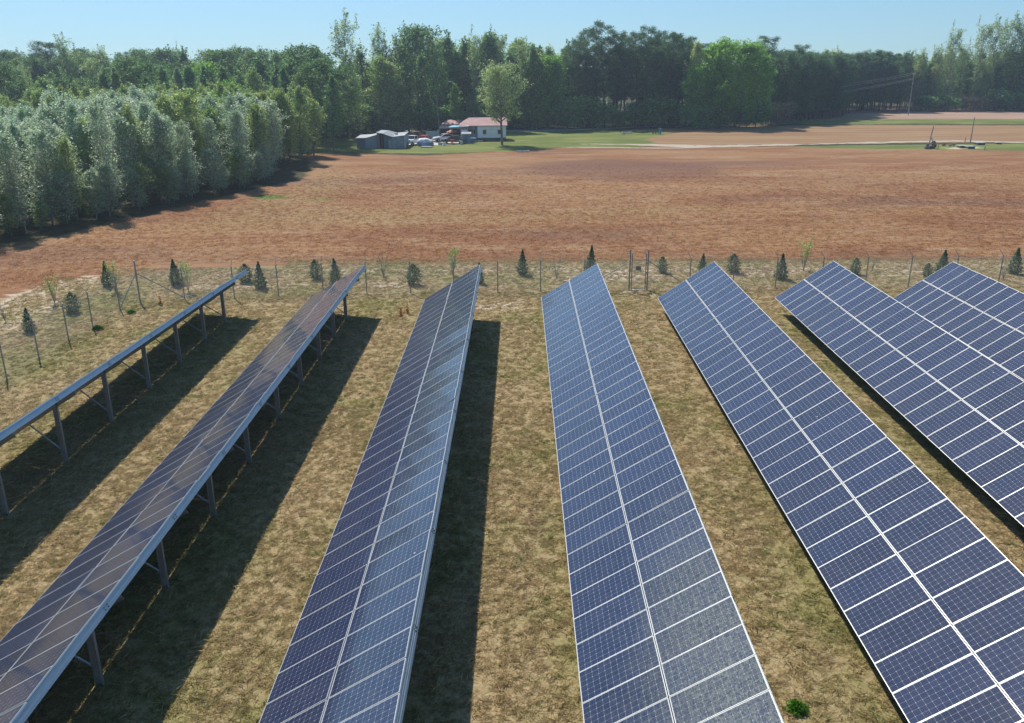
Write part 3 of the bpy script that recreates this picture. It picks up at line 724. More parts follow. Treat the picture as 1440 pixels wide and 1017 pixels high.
# lone tree and pines
lx, ly = at(706, 204)
tree('lone', lx, ly, 13.6, 'lone spreading tree with thin pale leaves standing on the lawn before the white house', None, 'lawn_tree', wide=.92)
b = MB()
bx_, by_ = at(768, 180)
tree('bright', bx_, by_+1, top_h(by_, 90), 'bright green tree at the left end of the tall pines', None, 'hardwood_tree', wide=.8, var=2)
pines = [(798,66),(812,54),(826,42),(848,33),(862,44),(878,50),(893,48),(905,40),(922,46),(940,47),(952,52),(958,60),(803,92),(835,70),(870,68),(915,66),(932,72)]
for i, (u, v) in enumerate(pines):
    y = 212+(i % 3)*3.5+random.uniform(-1, 1); x = x_at(u, y)
    tree('pine', x, y, top_h(y, v), 'tall dark pine in the stand right of the farm', 'tall pines right of the farm', 'pine_tree', wide=1.05)
def pinefill(x, y, rng):
    if rng.random() < .55: tree('pine', x, y, rng.uniform(17, 21), 'dark pine inside the stand right of the farm', 'pines inside the stand right of the farm', 'pine_tree', wide=1.25)
    else: tree('column', x, y, rng.uniform(11, 17), 'leafy tree growing under the tall pines', 'leafy trees under the tall pines', 'hardwood_tree', wide=1.35)
fill([(12,214),(44,210),(50,236),(12,238)], 5.2, pinefill, 11)
def under(u0, u1, ya, yb, step, hmin, hmax, kn, label, group, name='bush', cat='bush'):
    u = u0
    while u < u1:
        y = ya+(yb-ya)*(u-u0)/(u1-u0)+random.uniform(-1, 2.); tree(kn, x_at(u, y), y, random.uniform(hmin, hmax), label, group, name, cat, wide=1.2)
        u += step*random.uniform(.7, 1.3)
under(440, 650, 184, 200, 13, 3, 6, 'bush', 'green bush along the shaded foot of the wood behind the sheds', 'bushes behind the sheds')
under(720, 960, 208, 212, 11, 3, 6.5, 'bush', 'green bush along the foot of the tall pines', 'bushes under the tall pines')
# bright broadleaf group
for i, (u, v, w) in enumerate([(978,66,.8),(995,72,.95),(1012,64,.8),(1032,70,.95),(1050,68,.8),(1062,86,.8),(1002,100,.9),(1040,104,.9),(975,100,.8)]):
    y = 207+random.uniform(0, 7); tree('bright' if i != 0 else 'young', x_at(u, y), y, top_h(y, v), 'bright green broadleaf tree between the pines and the dark plantation' if i else 'yellow-green tree at the left side of the bright green group',
        'bright green trees right of the pines' if i else None, 'hardwood_tree', wide=w)
for u, v, lab in [(1068,53,'dark pine rising above the bright green trees'),(1108,66,'low dark round-topped pine above the plantation')]:
    y = 236; tree('pine', x_at(u, y), y, top_h(y, v), lab, None, 'pine_tree', wide=1.25)
# pine plantation
pf = P((1062,178),(1100,174.5),(1150,171.5),(1196,160.5)) 
pl_poly = pf+P((1197,157.5),(1275,157.5))+[(x_at(1275, 300), 300), (x_at(1060, 300), 300)]
def plantation(x, y, rng):
    u = 720+F*Vector((x,y,-G)).dot(RT)/Vector((x,y,-G)).dot(FW)
    v = 80+3*math.sin(u*.05)
    tree('plant', x, y, top_h(y, rng.uniform(v-3, v+7)), 'dark pine in the evenly planted block left of the far pole', 'dark pines in the planted block', 'pine_tree', wide=1.15)
fill(pl_poly, 4.1, plantation, 13, .2)
# far right wood
def farright(x, y, rng):
    u = 720+F*Vector((x,y,-G)).dot(RT)/Vector((x,y,-G)).dot(FW)
    if not 1040 < u < 1560: return
    if y > 296 and rng.random() < .4: return
    h = top_h(y, rng.uniform(76, 94)) if u < 1420 else top_h(y, rng.uniform(66, 96))
    k = rng.choice(['column','column','sparse','young','young'])
    tree(k, x, y, h, '%s tree in the hazy far right wood' % names[k], '%s trees in the far right wood' % names[k], 'hardwood_tree', wide=1.35 if k == 'column' else 1.5)
fill([(x_at(1276,288),288),(x_at(1580,284),284),(x_at(1600,330),330),(x_at(1040,330),330),(x_at(1040,308),308),(x_at(1276,305),305)], 5.6, farright, 17)
for i, (u, v) in enumerate([(1328,46),(1368,40),(1384,34),(1400,31),(1414,36),(1430,28),(1446,32),(1462,40)]):
    y = 286+random.uniform(0, 5)
    tree('sparse', x_at(u, y), y, top_h(y, v), 'thin tall tree standing alone above the far right wood' if i == 0 else 'very tall thin tree above the far right wood near the picture edge',
         None if i == 0 else 'very tall thin trees at far right', 'hardwood_tree', wide=.95)
for i in range(16):
    u = 1290+i*17+random.uniform(-5, 5); y = 288+random.uniform(0, 8)
    tree('sparse', x_at(u, y), y, top_h(y, random.uniform(66, 84)), 'tall thin-leaved tree in the front of the far right wood', 'thin-leaved trees in front of the far right wood', 'hardwood_tree', wide=1.0)
u = 1285
while u < 1480:
    y = 281+random.uniform(0, 3)
    kn = 'drybush' if random.random() < .55 else 'bush'
    tree(kn, x_at(u, y), y, random.uniform(2.4, 3.6) if kn == 'drybush' else random.uniform(3, 6), '%s along the foot of the far right wood' % ('dry tan brush' if kn == 'drybush' else 'green bush'), '%s at the far right wood' % ('dry brush' if kn == 'drybush' else 'green bushes'), 'bush', 'bush', wide=1.4)
    u += random.uniform(5, 9)
under(970, 1075, 206, 213, 9, 3, 5.5, 'bush', 'green bush under the bright green trees', 'bushes under the bright green trees')
under(1085, 1110, 215, 218, 12, 3.5, 4.5, 'drybush', 'dry pale brush at the left foot of the dark plantation', 'dry brush at the plantation')

# -- young screen planting outside the fence
def conifer_meshes(seed, h=1.9, r=.48, ragged=.24, n=2600, shape=None):
    rng = np.random.default_rng(seed); shape = shape or (lambda t: np.minimum(1, (1-t)*1.25+.03)*np.minimum(1, t*5+.55))
    t = rng.random(n)**1.25; ang = rng.uniform(0, 6.283, n); lob = 1+ragged*np.sin(ang*3+seed)+ragged*np.sin(t*38+ang*2)
    rad = r*shape(t)*lob*np.sqrt(rng.uniform(.35, 1.0, n)); c = np.stack([rad*np.cos(ang), rad*np.sin(ang), .06+t*h*.95], 1)
    c[:,0] += .05*np.sin(t*3+seed); d = np.stack([np.cos(ang), np.sin(ang), np.full(n, .9)], 1)
    b = MB(); b.tube([(0,0,-.05),(0,0,h*.5),(.02,0,h*.93)], [.03,.02,.006], 6)
    return b.mesh('stem', [B_GREY]), leaf_mesh('foliage', c, .05, L_CONIF, rng, 2.6, dirs=d)
def sapling_meshes(seed, h=2.1, r=.45, n=160, lm=None):
    rng = np.random.default_rng(seed); segs = []; tips = []
    for k in range(9):
        a = rng.uniform(0, 6.28); p = np.array([0, 0, 0.]); d = np.array([math.cos(a)*.2, math.sin(a)*.2, 1.]); L_ = h*rng.uniform(.65, 1)
        for j in range(4):
            dd = d+rng.normal(size=3)*.09; dd /= np.linalg.norm(dd); q = p+dd*L_/4; segs.append((p, q, .016-.003*j, .013-.003*j)); p = q
            for s_ in range(2):
                e = dd+rng.normal(size=3)*.5; e /= np.linalg.norm(e); t = p+e*rng.uniform(.15, .35); segs.append((p, t, .006, .003)); tips.append(t)
        tips += [p]*3
    V, Fc = tubes_np(segs, 4); mt = bpy.data.meshes.new('stems'); mt.from_pydata([tuple(p) for p in V], [], Fc); mt.materials.append(B_PALE)
    T = np.array(tips); T = T[T[:,2] > h*.35]; c = T[rng.integers(0, len(T), n)]+rng.normal(size=(n,3))*.06
    return mt, leaf_mesh('leaves', c, .07, lm or L_OLIVE, rng, 1.6)
CON = [conifer_meshes(i) for i in range(4)]+[conifer_meshes(9, 1.5, .5, .3, 1900, lambda t: np.sin(math.pi*np.clip(t*.8+.2, 0, 1))**.6)]
SAP = [sapling_meshes(21, n=420), sapling_meshes(22, n=260), sapling_meshes(23, n=12), sapling_meshes(24, n=20)]
conifers = [(43,467,433,0,'beside the second fence post from the left edge'),(103,440,412,4,'leaning, between two left fence posts'),(152,403,368,1,'tall and broad, beside the leafy sapling left of the corner post'),
 (248,401,365,2,'broad and dark, right of the corner post'),(346,397,372,4,'behind the raised far tip of the leftmost solar row'),(368,406,369,3,'dark, just right of the leftmost solar row'),
 (445,393,366,4,'smaller, left of the second solar row tip'),(472,401,365,0,'dark, partly behind the second solar row tip'),(581,400,372,4,'greyish, left of the third solar row tip'),
 (674,399,370,1,'half hidden by the far tip of the third solar row'),(734,387,352,2,'between the third and fourth solar rows'),(830,383,346,3,'rising behind the far tip of the fourth solar row'),
 (932,384,362,4,'loose and leaning, just right of the gate'),(987,383,357,0,'behind the far tip of the fifth solar row'),(1031,384,358,4,'loose, right of the fifth solar row tip'),
 (1098,393,357,1,'dark and dense, before the fence right of the fifth solar row'),(1201,386,364,4,'small, right of the sixth solar row tip'),(1323,386,352,2,'dark, left of the rightmost solar row tip'),
 (1304,391,371,4,'low and loose, left of the dark one by the rightmost row'),(1426,385,350,3,'large and dense, at the right picture edge')]
for u, v, vt, k, lab in conifers:
    x, y = at(u, v); zc = Vector((x,y,-G)).dot(FW); h = (v-vt)*zc/F/math.cos(TH)*1.0
    t = thing('young_conifer', 'young conifer '+lab, 'conifer', (x, y, 0), random.uniform(0, 6.28), 'young conifers planted outside the fence')
    s = h/(1.5 if k == 4 else 1.9); wq = s*random.uniform(.75, 1.05); t.scale = (wq, wq*random.uniform(.85, 1.1), s); t.rotation_euler.x = random.uniform(-.06, .06); t.rotation_euler.y = random.uniform(-.06, .06); link('stem', CON[k][0], t); link('foliage', CON[k][1], t)
saps = [(8,453,413,3,'bare twiggy sapling at the left edge beyond the fence'),(77,427,387,1,'sparse leafy sapling beside the pale sand patch'),(163,411,368,1,'leafy sapling right of the broad conifer near the corner post'),
 (265,410,371,0,'brownish leafy sapling right of the broad dark conifer'),(540,390,355,2,'bare sapling right of the second solar row tip'),(637,388,352,0,'leafy-topped sapling between the second and third row tips'),
 (783,393,361,2,'bare sapling left of the fourth solar row tip'),(1130,381,336,1,'tall thin sapling right of the fifth solar row tip'),(1226,381,362,3,'bare grey sapling right of the sixth solar row tip'),(1410,394,358,3,'bare twiggy sapling left of the conifer at the right edge')]
for u, v, vt, k, lab in saps:
    x, y = at(u, v); zc = Vector((x,y,-G)).dot(FW); h = (v-vt)*zc/F/math.cos(TH)
    t = thing('young_sapling', lab, 'sapling', (x, y, 0), random.uniform(0, 6.28), 'deciduous saplings planted outside the fence')
    s = h/2.1; t.scale = (s, s, s); link('stems', SAP[k][0], t); link('leaves', SAP[k][1], t)

# -- weeds one can point at
def weed(u, v, r, h, mat, n, label, name='weed_clump', lf=.05):
    rng = np.random.default_rng(int(u)); x, y = at(u, v)
    c = rng.normal(size=(n,3))*[r*.45, r*.45, 1]; c[:,2] = rng.random(n)*h*np.exp(-(c[:,0]**2+c[:,1]**2)/r/r)+.03
    o = link(name, leaf_mesh(name, c, lf, mat, rng, 2.2)); o.location = (x, y, 0); tag(o, label, 'weed'); return o
L_WEED = leaf_mat('fresh_weed', (.055,.15,.015), (.075,.19,.02)); L_RUST = leaf_mat('rusty_dock', (.36,.15,.05), (.42,.18,.06))
weed(1121, 999, .22, .2, L_WEED, 600, 'vivid green leafy weed in dry grass between the two big right rows', lf=.05)
weed(185, 441, .26, .2, L_WEED, 380, 'bright green weed clump inside the fence near the corner brace')
weed(138, 464, .32, .25, leaf_mat('dark_weed', (.06,.13,.02), (.08,.16,.03)), 500, 'dark green weed at the foot of a fence post left of the corner')
weed(226, 429, .10, .6, L_RUST, 120, 'rust-coloured weed stalk right of the corner post', 'dock_stalk', .05)
weed(564, 446, .12, .6, L_RUST, 130, 'left one of two rust-coloured stalks near the second row tip', 'dock_stalk', .05)
weed(573, 441, .10, .75, L_RUST, 120, 'taller right one of two rust-coloured stalks near the second row tip', 'dock_stalk', .05)

# -- mown grass of the compound: tufts scattered over a sheet, one object
def scatter(o, gc, rate):
    ng = bpy.data.node_groups.new('scatter_grass', 'GeometryNodeTree')
    ng.interface.new_socket('Geometry', in_out='INPUT', socket_type='NodeSocketGeometry'); ng.interface.new_socket('Geometry', in_out='OUTPUT', socket_type='NodeSocketGeometry')
    nn = ng.nodes.new; gi, go = nn('NodeGroupInput'), nn('NodeGroupOutput'); lk = ng.links.new
    dp = nn('GeometryNodeDistributePointsOnFaces'); na = nn('GeometryNodeInputNamedAttribute'); na.data_type = 'FLOAT'; na.inputs['Name'].default_value = 'dens'
    mu = nn('ShaderNodeMath'); mu.operation = 'MULTIPLY'; lk(na.outputs['Attribute'], mu.inputs[0]); mu.inputs[1].default_value = rate
    nt = nn('ShaderNodeTexNoise'); nt.inputs['Scale'].default_value = 1.6; nt.inputs['Detail'].default_value = 3
    mr = nn('ShaderNodeMapRange'); lk(nt.outputs[0], mr.inputs[0]); mr.inputs[1].default_value = .36; mr.inputs[2].default_value = .55; mr.inputs[3].default_value = .62
    m2 = nn('ShaderNodeMath'); m2.operation = 'MULTIPLY'; lk(mu.outputs[0], m2.inputs[0]); lk(mr.outputs[0], m2.inputs[1])
    lk(gi.outputs[0], dp.inputs['Mesh']); lk(m2.outputs[0], dp.inputs['Density'])
    ci = nn('GeometryNodeCollectionInfo'); ci.inputs[0].default_value = gc; ci.inputs['Separate Children'].default_value = True; ci.inputs['Reset Children'].default_value = True
    ip = nn('GeometryNodeInstanceOnPoints'); lk(dp.outputs['Points'], ip.inputs['Points']); lk(ci.outputs[0], ip.inputs['Instance']); ip.inputs['Pick Instance'].default_value = True
    rv = nn('FunctionNodeRandomValue'); rv.data_type = 'FLOAT_VECTOR'; rv.inputs[0].default_value = (0,0,0); rv.inputs[1].default_value = (.15,.15,6.283)
    lk(rv.outputs[0], ip.inputs['Rotation'])
    rs = nn('FunctionNodeRandomValue'); rs.data_type = 'FLOAT'
    for sk in rs.inputs:
        if sk.name == 'Min' and sk.type == 'VALUE': sk.default_value = .55
        if sk.name == 'Max' and sk.type == 'VALUE': sk.default_value = 1.35
    lk([q for q in rs.outputs if q.type == 'VALUE'][0], ip.inputs['Scale'])
    lk(ip.outputs[0], go.inputs[0])
    md = o.modifiers.new('scatter', 'NODES'); md.node_group = ng
def grass_stuff():
    mats = []
    s = N('grass_blades'); p = s.pos(); c = dry_grass_color(s, p)
    isl = s.n('NewGeometry').outputs['Random Per Island']; ri = s.rnd()
    c = s.mix(s.math('MULTIPLY', s.ramp(ri, .55, 1.), .35), c, (.52, .41, .21))
    c = s.mix(s.math('MULTIPLY', s.ramp(ri, .12, .0), .7), c, (.09, .14, .025))
    hsv = s.n('HueSaturation'); s.l(c, hsv.inputs['Color']); s.l(s.math('ADD', s.math('MULTIPLY', isl, .7), 1.15), hsv.inputs['Value'])
    d = s.n('BsdfDiffuse'); t = s.n('BsdfTranslucent'); s.l(hsv.outputs[0], d.inputs[0]); s.l(hsv.outputs[0], t.inputs[0])
    vm = s.n('VectorMath', operation='ADD'); vs = s.n('VectorMath', operation='SCALE'); s.l(s.n('NewGeometry').outputs['Normal'], vs.inputs[0]); vs.inputs['Scale'].default_value = .45
    s.l(vs.outputs[0], vm.inputs[0]); vm.inputs[1].default_value = (0, 0, .8); vn = s.n('VectorMath', operation='NORMALIZE'); s.l(vm.outputs[0], vn.inputs[0]); s.l(vn.outputs[0], d.inputs['Normal'])
    mx = s.n('MixShader'); mx.inputs[0].default_value = .42; s.l(d.outputs[0], mx.inputs[1]); s.l(t.outputs[0], mx.inputs[2]); s.l(mx.outputs[0], s.out.inputs[0])
    rng = np.random.default_rng(5)
    def tuft(n, r, h):
        V, Fc = [], []
        for i in range(n):
            a = rng.uniform(0, 6.28); q = rng.normal(size=2)*r*.5; hh = h*rng.uniform(.4, 1.1); lean = rng.normal(size=2)*hh*2.0
            w = rng.uniform(.005, .011); dx, dy = math.cos(a)*w, math.sin(a)*w; k = len(V)
            V += [(q[0]-dx, q[1]-dy, -.01), (q[0]+dx, q[1]+dy, -.01), (q[0]+lean[0]*.45+dx*.7, q[1]+lean[1]*.45+dy*.7, hh*.6), (q[0]+lean[0], q[1]+lean[1], hh)]
            Fc.append((k, k+1, k+2, k+3))
        return V, Fc
    # every tuft variant sits in one mesh-instance source; the sources are built as a small collection never linked to the scene
    gc = bpy.data.collections.new('tuft_sources')
    for i in range(6):
        V, Fc = tuft(34 if i < 5 else 18, .08+.014*i, (.025, .032, .042, .05, .075, .12)[i]); me = bpy.data.meshes.new('tuft'); me.from_pydata(V, [], Fc); me.materials.append(s.m)
        o = bpy.data.objects.new('tuft', me); gc.objects.link(o)
    # base sheet: only what the camera region can hold
    xs = np.arange(-60, 60.1, 3.); ys = np.arange(8, 72.1, 3.); b = MB(); dense = []
    pl = POLY['d_dry']
    for x in xs[:-1]:
        for y in ys[:-1]:
            cx_, cy_ = x+1.5, y+1.5
            if abs(cx_) > cy_*.68+8: continue
            dd = sdist(np.array([cx_]), np.array([cy_]), pl)[0]
            if dd < -.3: continue
            b.face([(x,y,0),(x+3,y,0),(x+3,y+3,0),(x,y+3,0)]); dense.append(1. if cy_ < 36 else .62 if dd > 8 else .45)
    me = b.mesh('grass', [s.m]); a = me.attributes.new('dens', 'FLOAT', 'FACE'); a.data.foreach_set('value', dense)
    o = tag(link('grass', me), kind='stuff', label='dry tan and olive mown grass growing between the solar rows', cat='grass')
    scatter(o, gc, 52.)
grass_stuff()
def field_stuff():
    s = N('sorrel_stubble'); p = s.pos(); ri = s.rnd(); isl = s.n('NewGeometry').outputs['Random Per Island']
    c = s.mix(.15, field_color(s, p), (.46, .27, .135))
    c = s.mix(s.math('MULTIPLY', s.ramp(ri, .55, .9), .6), c, (.55, .40, .26)); c = s.mix(s.math('MULTIPLY', s.ramp(ri, .20, .1), .3), c, (.24, .105, .055))
    hsv = s.n('HueSaturation'); s.l(c, hsv.inputs['Color']); s.l(s.math('ADD', s.math('MULTIPLY', isl, .6), 1.05), hsv.inputs['Value'])
    d = s.n('BsdfDiffuse'); t = s.n('BsdfTranslucent'); s.l(hsv.outputs[0], d.inputs[0]); s.l(hsv.outputs[0], t.inputs[0])
    mx = s.n('MixShader'); mx.inputs[0].default_value = .5; s.l(d.outputs[0], mx.inputs[1]); s.l(t.outputs[0], mx.inputs[2]); s.l(mx.outputs[0], s.out.inputs[0])
    rng = np.random.default_rng(8); gc = bpy.data.collections.new('stubble_sources')
    for i in range(5):
        V, Fc = [], []
        for j in range(22):
            a = rng.uniform(0, 6.28); q = rng.normal(size=2)*.10; hh = rng.uniform(.02, .07); ln = rng.normal(size=2)*hh*1.3; w = rng.uniform(.008, .018)
            dx, dy = math.cos(a)*w, math.sin(a)*w; k = len(V)
            V += [(q[0]-dx*.5, q[1]-dy*.5, -.01), (q[0]+dx*.5, q[1]+dy*.5, -.01), (q[0]+ln[0]+dx, q[1]+ln[1]+dy, hh), (q[0]+ln[0]-dx, q[1]+ln[1]-dy, hh*1.05)]; Fc.append((k, k+1, k+2, k+3))
        me = bpy.data.meshes.new('stubble'); me.from_pydata(V, [], Fc); me.materials.append(s.m); gc.objects.link(bpy.data.objects.new('stubble', me))
    b = MB(); dense = []; st = 4.
    for x in np.arange(-76, 100, st):
        for y in np.arange(44, 132, st):
            cx_, cy_ = np.array([x+st/2]), np.array([y+st/2])
            if abs(cx_[0]) > cy_[0]*.66+6: continue
            if sdist(cx_, cy_, POLY['d_field'])[0] < 1 or sdist(cx_, cy_, POLY['d_dry'])[0] > -1.5: continue
            b.face([(x,y,0),(x+st,y,0),(x+st,y+st,0),(x,y+st,0)]); dense.append(float(np.clip((128-y)/45, .04, 1.)))
    me = b.mesh('field_stubble', [s.m]); a = me.attributes.new('dens', 'FLOAT', 'FACE'); a.data.foreach_set('value', dense)
    scatter(tag(link('field_stubble', me), kind='stuff', label='low rust-coloured weeds and pale stubble covering the brown field', cat='stubble'), gc, 10.)
field_stuff()

# ------------------------------------------------------------------ farmstead
S_METAL = simple('dull_sheet_metal', (.20,.25,.30), .6, .3, .3, 1.2); S_PALE = simple('pale_roof_sheet', (.28,.30,.32), .55, .3, .2, .8)
S_WHITE = simple('white_siding', (.80,.82,.84), .7, 0, .06, 1.); S_RED = simple('faded_red_roof', (.36,.20,.19), .6, .1, .15, .8)
S_DARK = simple('dark_opening', (.02,.02,.022), .8); S_RUST = simple('rusty_sheet', (.20,.075,.045), .85, 0, .4, 3.); S_BRICK = simple('dark_brick_skirt', (.13,.10,.095), .9, 0, .2, 4.)
S_WOOD = simple('old_board', (.26,.20,.15), .9, 0, .25, 5.); S_GLASS = simple('dark_glass', (.02,.025,.03), .12, 0, .1, 1., .8); S_TYRE = simple('tyre_rubber', (.02,.02,.02), .9)
S_CREAM = simple('cream_trim', (.62,.58,.50), .7); S_CAN = simple('canopy_white', (.78,.80,.82), .5, 0, .03); S_CANB = simple('canopy_blue', (.20,.48,.56), .6)
S_TARP = simple('pale_tarp', (.62,.63,.66), .6, 0, .15, 2.); S_CONC = simple('old_concrete', (.42,.41,.38), .9, 0, .25, 2.); S_POLE = simple('grey_pole_wood', (.28,.26,.235), .9, 0, .2, 4.)
def corrugate(name, col, var=.15, freq=26., metallic=.3):
    s = N(name); o = s.obj(); w = s.n('TexWave'); s.l(o, w.inputs[0]); w.inputs['Scale'].default_value = freq/6.283; w.bands_direction = 'X'
    n1 = s.noise(o, 1.4, 5, .65, 0, (2.5, 1, .6)); c = s.mix(n1, tuple(x*(1-var*1.6) for x in col), tuple(min(1, x*(1+var)) for x in col))
    c = s.mix(s.math('MULTIPLY', s.ramp(s.noise(o, .7, 5, .7), .6, .75), .5), c, (.22, .12, .08))
    b = s.bsdf(c, .55, metallic, .4); s.bump(w.outputs['Fac'], b, .6, .03); return s.m
C_BLUE = corrugate('blue_grey_corrugated', (.19,.235,.29)); C_GREY = corrugate('grey_corrugated', (.27,.31,.36))
def local(u, v):
    x, y = at(u, v); return x, y, Vector((x,y,-G)).dot(FW)/F      # position and metres per photo pixel
def wheel(par, x, y, z, r=.33, w=.22, side=1):
    b = MB(); b.tube([(x, y-w/2, z), (x, y+w/2, z)], r, 16); o = b.build('wheel', S_TYRE, par)
    b = MB(); b.tube([(x, y-w/2-.01, z), (x, y+w/2+.01, z)], r*.55, 12); b.build('rim', simple('wheel_rim', (.45,.45,.46), .4, .8), o)
def loft(b, profile, y0, y1, y0b=None, y1b=None, mi=0):
    """extruded side profile (x,z) between two y planes"""
    n = len(profile); i = len(b.v)
    b.v += [(x, y0, z) for x, z in profile]+[(x, y1, z) for x, z in profile]
    b.f.append(tuple(i+k for k in range(n))); b.mi.append(mi); b.f.append(tuple(i+n+k for k in range(n))[::-1]); b.mi.append(mi)
    for k in range(n): b.f.append((i+k, i+n+k, i+n+(k+1) % n, i+(k+1) % n)); b.mi.append(mi)
def bevel(o, w=.04, seg=2):
    m_ = o.modifiers.new('bevel', 'BEVEL'); m_.width = w; m_.segments = seg; m_.limit_method = 'ANGLE'
def car(label, cat, u, v, rz, paint, truck=False, name='parked_car', dark=False):
    x, y, _ = local(u, v); t = thing(name, label, cat, (x, y, .03), rz)
    pm = simple('paint_'+paint[0], paint[1], .3, .1, .05, 1., .6)
    b = MB()
    if truck:
        loft(b, [(-2.6,.45),(-2.6,1.02),(-.55,1.05),(-.5,1.12),(.75,1.12),(.95,1.08),(2.45,.98),(2.6,.8),(2.6,.45),(2.05,.42),(1.9,.72),(1.45,.72),(1.3,.42),(-1.25,.42),(-1.4,.72),(-1.85,.72),(-2.0,.42)], -.92, .92)
        cabp = [(-.5,1.12),(-.38,1.72),(.35,1.75),(.85,1.12)]
    else:
        loft(b, [(-2.3,.45),(-2.35,.85),(-1.7,.98),(-.9,1.0),(.8,.98),(2.1,.84),(2.3,.65),(2.3,.42),(1.8,.4),(1.65,.66),(1.2,.66),(1.05,.4),(-1.05,.4),(-1.2,.66),(-1.65,.66),(-1.8,.4)], -.86, .86)
        cabp = [(-1.7,.98),(-1.05,1.42),(.15,1.45),(.95,.98)]
    bevel(b.build('body', pm, t), .07)
    b = MB(); loft(b, cabp, -.74, .74); b.build('windows', S_GLASS, t)
    zr = cabp[1][1]; b = MB(); b.box(cabp[1][0]-.08, -.73, zr-.02, cabp[2][0]+.06, .73, zr+.045); 
    for (xa, za), (xb, zb) in ((cabp[0], cabp[1]), (cabp[3], cabp[2])):
        for s_ in (-.74, .74): b.beam((xa, s_, za), (xb, s_, zb), .07, .07)
    bevel(b.build('roof', pm, t), .03)
    if truck:
        b = MB(); b.box(-2.5, -.8, 1.03, -.62, .8, 1.056); b.build('bed', simple('bed_liner', (.10,.10,.10), .8), t)
    for wx in (1.42, -1.62): 
        X_ = wx+(.25 if truck else 0)
        for s_ in (-.82, .82): wheel(t, X_, s_, .36 if truck else .32, .36 if truck else .32)
    for s_ in (-.6, .6):
        b = MB(); fx = 2.6 if truck else 2.3; b.box(fx-.06, s_-.15, .66, fx+.015, s_+.15, .82); b.build('headlight', simple('lamp_lens', (.75,.75,.7), .2), t)
    b = MB(); fx = 2.6 if truck else 2.32; b.box(fx-.02, -.88, .42, fx+.08, .88, .58); b.build('bumper', simple('bumper', (.30,.30,.31), .5, .4), t)
    return t
# barn
x0, y0, k = local(502, 209)
t = thing('metal_barn', 'low blue-grey sheet metal barn in two sections with rusty doorway at the wood edge', 'barn', (x0, y0, 0), 0); t.scale = (1, 1, .78)
def bx(name, mat, *a): b = MB(); b.box(*a); return b.build(name, mat, t)
def pxm(u): return (u-502)*k
b = MB(); b.hexa([(0,0,0),(pxm(515.5),-.9,0),(pxm(515.5),5,0),(0,5,0),(0,0,2.25),(pxm(515.5),-.9,2.35),(pxm(515.5),5,2.6),(0,5,2.5)]); b.build('wall', C_BLUE, t)
b = MB(); b.hexa([(pxm(515.5),-.88,0),(pxm(530.5),.4,0),(pxm(530.5),5.5,0),(pxm(515.5),5.5,0),(pxm(515.5),-.88,2.35),(pxm(530.5),.4,3.0),(pxm(530.5),5.5,3.0),(pxm(515.5),5.5,2.6)]); b.build('wall', C_GREY, t)
b = MB(); b.hexa([(-.2,-.2,2.27),(pxm(515.5),-1.1,2.38),(pxm(515.5),5.6,2.64),(-.2,5.6,2.54),(-.2,-.2,2.38),(pxm(515.5),-1.1,2.47),(pxm(515.5),5.6,2.72),(-.2,5.6,2.62)])
b.hexa([(pxm(515.5),-1.1,2.39),(pxm(530.6),.2,3.03),(pxm(530.6),5.7,3.03),(pxm(515.5),5.6,2.65),(pxm(515.5),-1.1,2.48),(pxm(530.6),.2,3.13),(pxm(530.6),5.7,3.13),(pxm(515.5),5.6,2.73)]); b.build('roof', S_PALE, t)
bx('wall', C_BLUE, pxm(530.6), .2, 0, pxm(534), 5.8, 3.5)
bx('doorway', S_DARK, pxm(534)+.003, .8, 0, pxm(540), 5.8, 3.3)
bx('door', S_RUST, pxm(536), .25, 0, pxm(538.6), .33, 3.0); bx('door', simple('pinkish_board', (.36,.24,.20), .9), pxm(532.3), .1, 0, pxm(533.8), .19, 2.2)
b = MB(); b.hexa([(pxm(540),0,0),(pxm(553),-.9,0),(pxm(553),5.8,0),(pxm(540),5.8,0),(pxm(540),0,3.15),(pxm(553),-.9,2.6),(pxm(553),5.8,2.75),(pxm(540),5.8,3.3)]); b.build('wall', C_BLUE, t)
b = MB(); b.hexa([(pxm(553)+.003,-.86,0),(pxm(569.5),-.2,0),(pxm(569.5),5.8,0),(pxm(553)+.003,5.8,0),(pxm(553)+.003,-.86,2.6),(pxm(569.5),-.2,2.85),(pxm(569.5),5.8,2.95),(pxm(553)+.003,5.8,2.75)]); b.build('wall', S_METAL, t)
b = MB(); b.hexa([(pxm(530.2),-.05,3.52),(pxm(541),-.25,3.3),(pxm(541),6,3.5),(pxm(530.2),6,3.6),(pxm(530.2),-.05,3.62),(pxm(541),-.25,3.42),(pxm(541),6,3.6),(pxm(530.2),6,3.7)])
b.hexa([(pxm(541)+.003,-.25,3.22),(pxm(553.5),-1.15,2.66),(pxm(553.5),6,2.95),(pxm(541)+.003,6,3.5),(pxm(541)+.003,-.25,3.33),(pxm(553.5),-1.15,2.76),(pxm(553.5),6,3.05),(pxm(541)+.003,6,3.6)])
b.hexa([(pxm(553.5)+.003,-1.15,2.67),(pxm(570),-.4,2.92),(pxm(570),6,3.15),(pxm(553.5)+.003,6,2.95),(pxm(553.5)+.003,-1.15,2.77),(pxm(570),-.4,3.02),(pxm(570),6,3.25),(pxm(553.5)+.003,6,3.05)])
b.box(pxm(554),1.8,3.1,pxm(557.5),3,3.35); b.build('roof', S_PALE, t)
bx('panel', S_PALE, pxm(551.3), -1.0, 0.05, pxm(555.5), -.93, 2.3); bx('panel', simple('sky_blue_sheet', (.28,.40,.52), .6), pxm(548), -.75, .05, pxm(551.2), -.68, 2.0); bx('corner_board', S_CREAM, pxm(569.6), -.3, 0, pxm(570.3), .1, 3.0)
x, y, kk = local(563, 207.5)
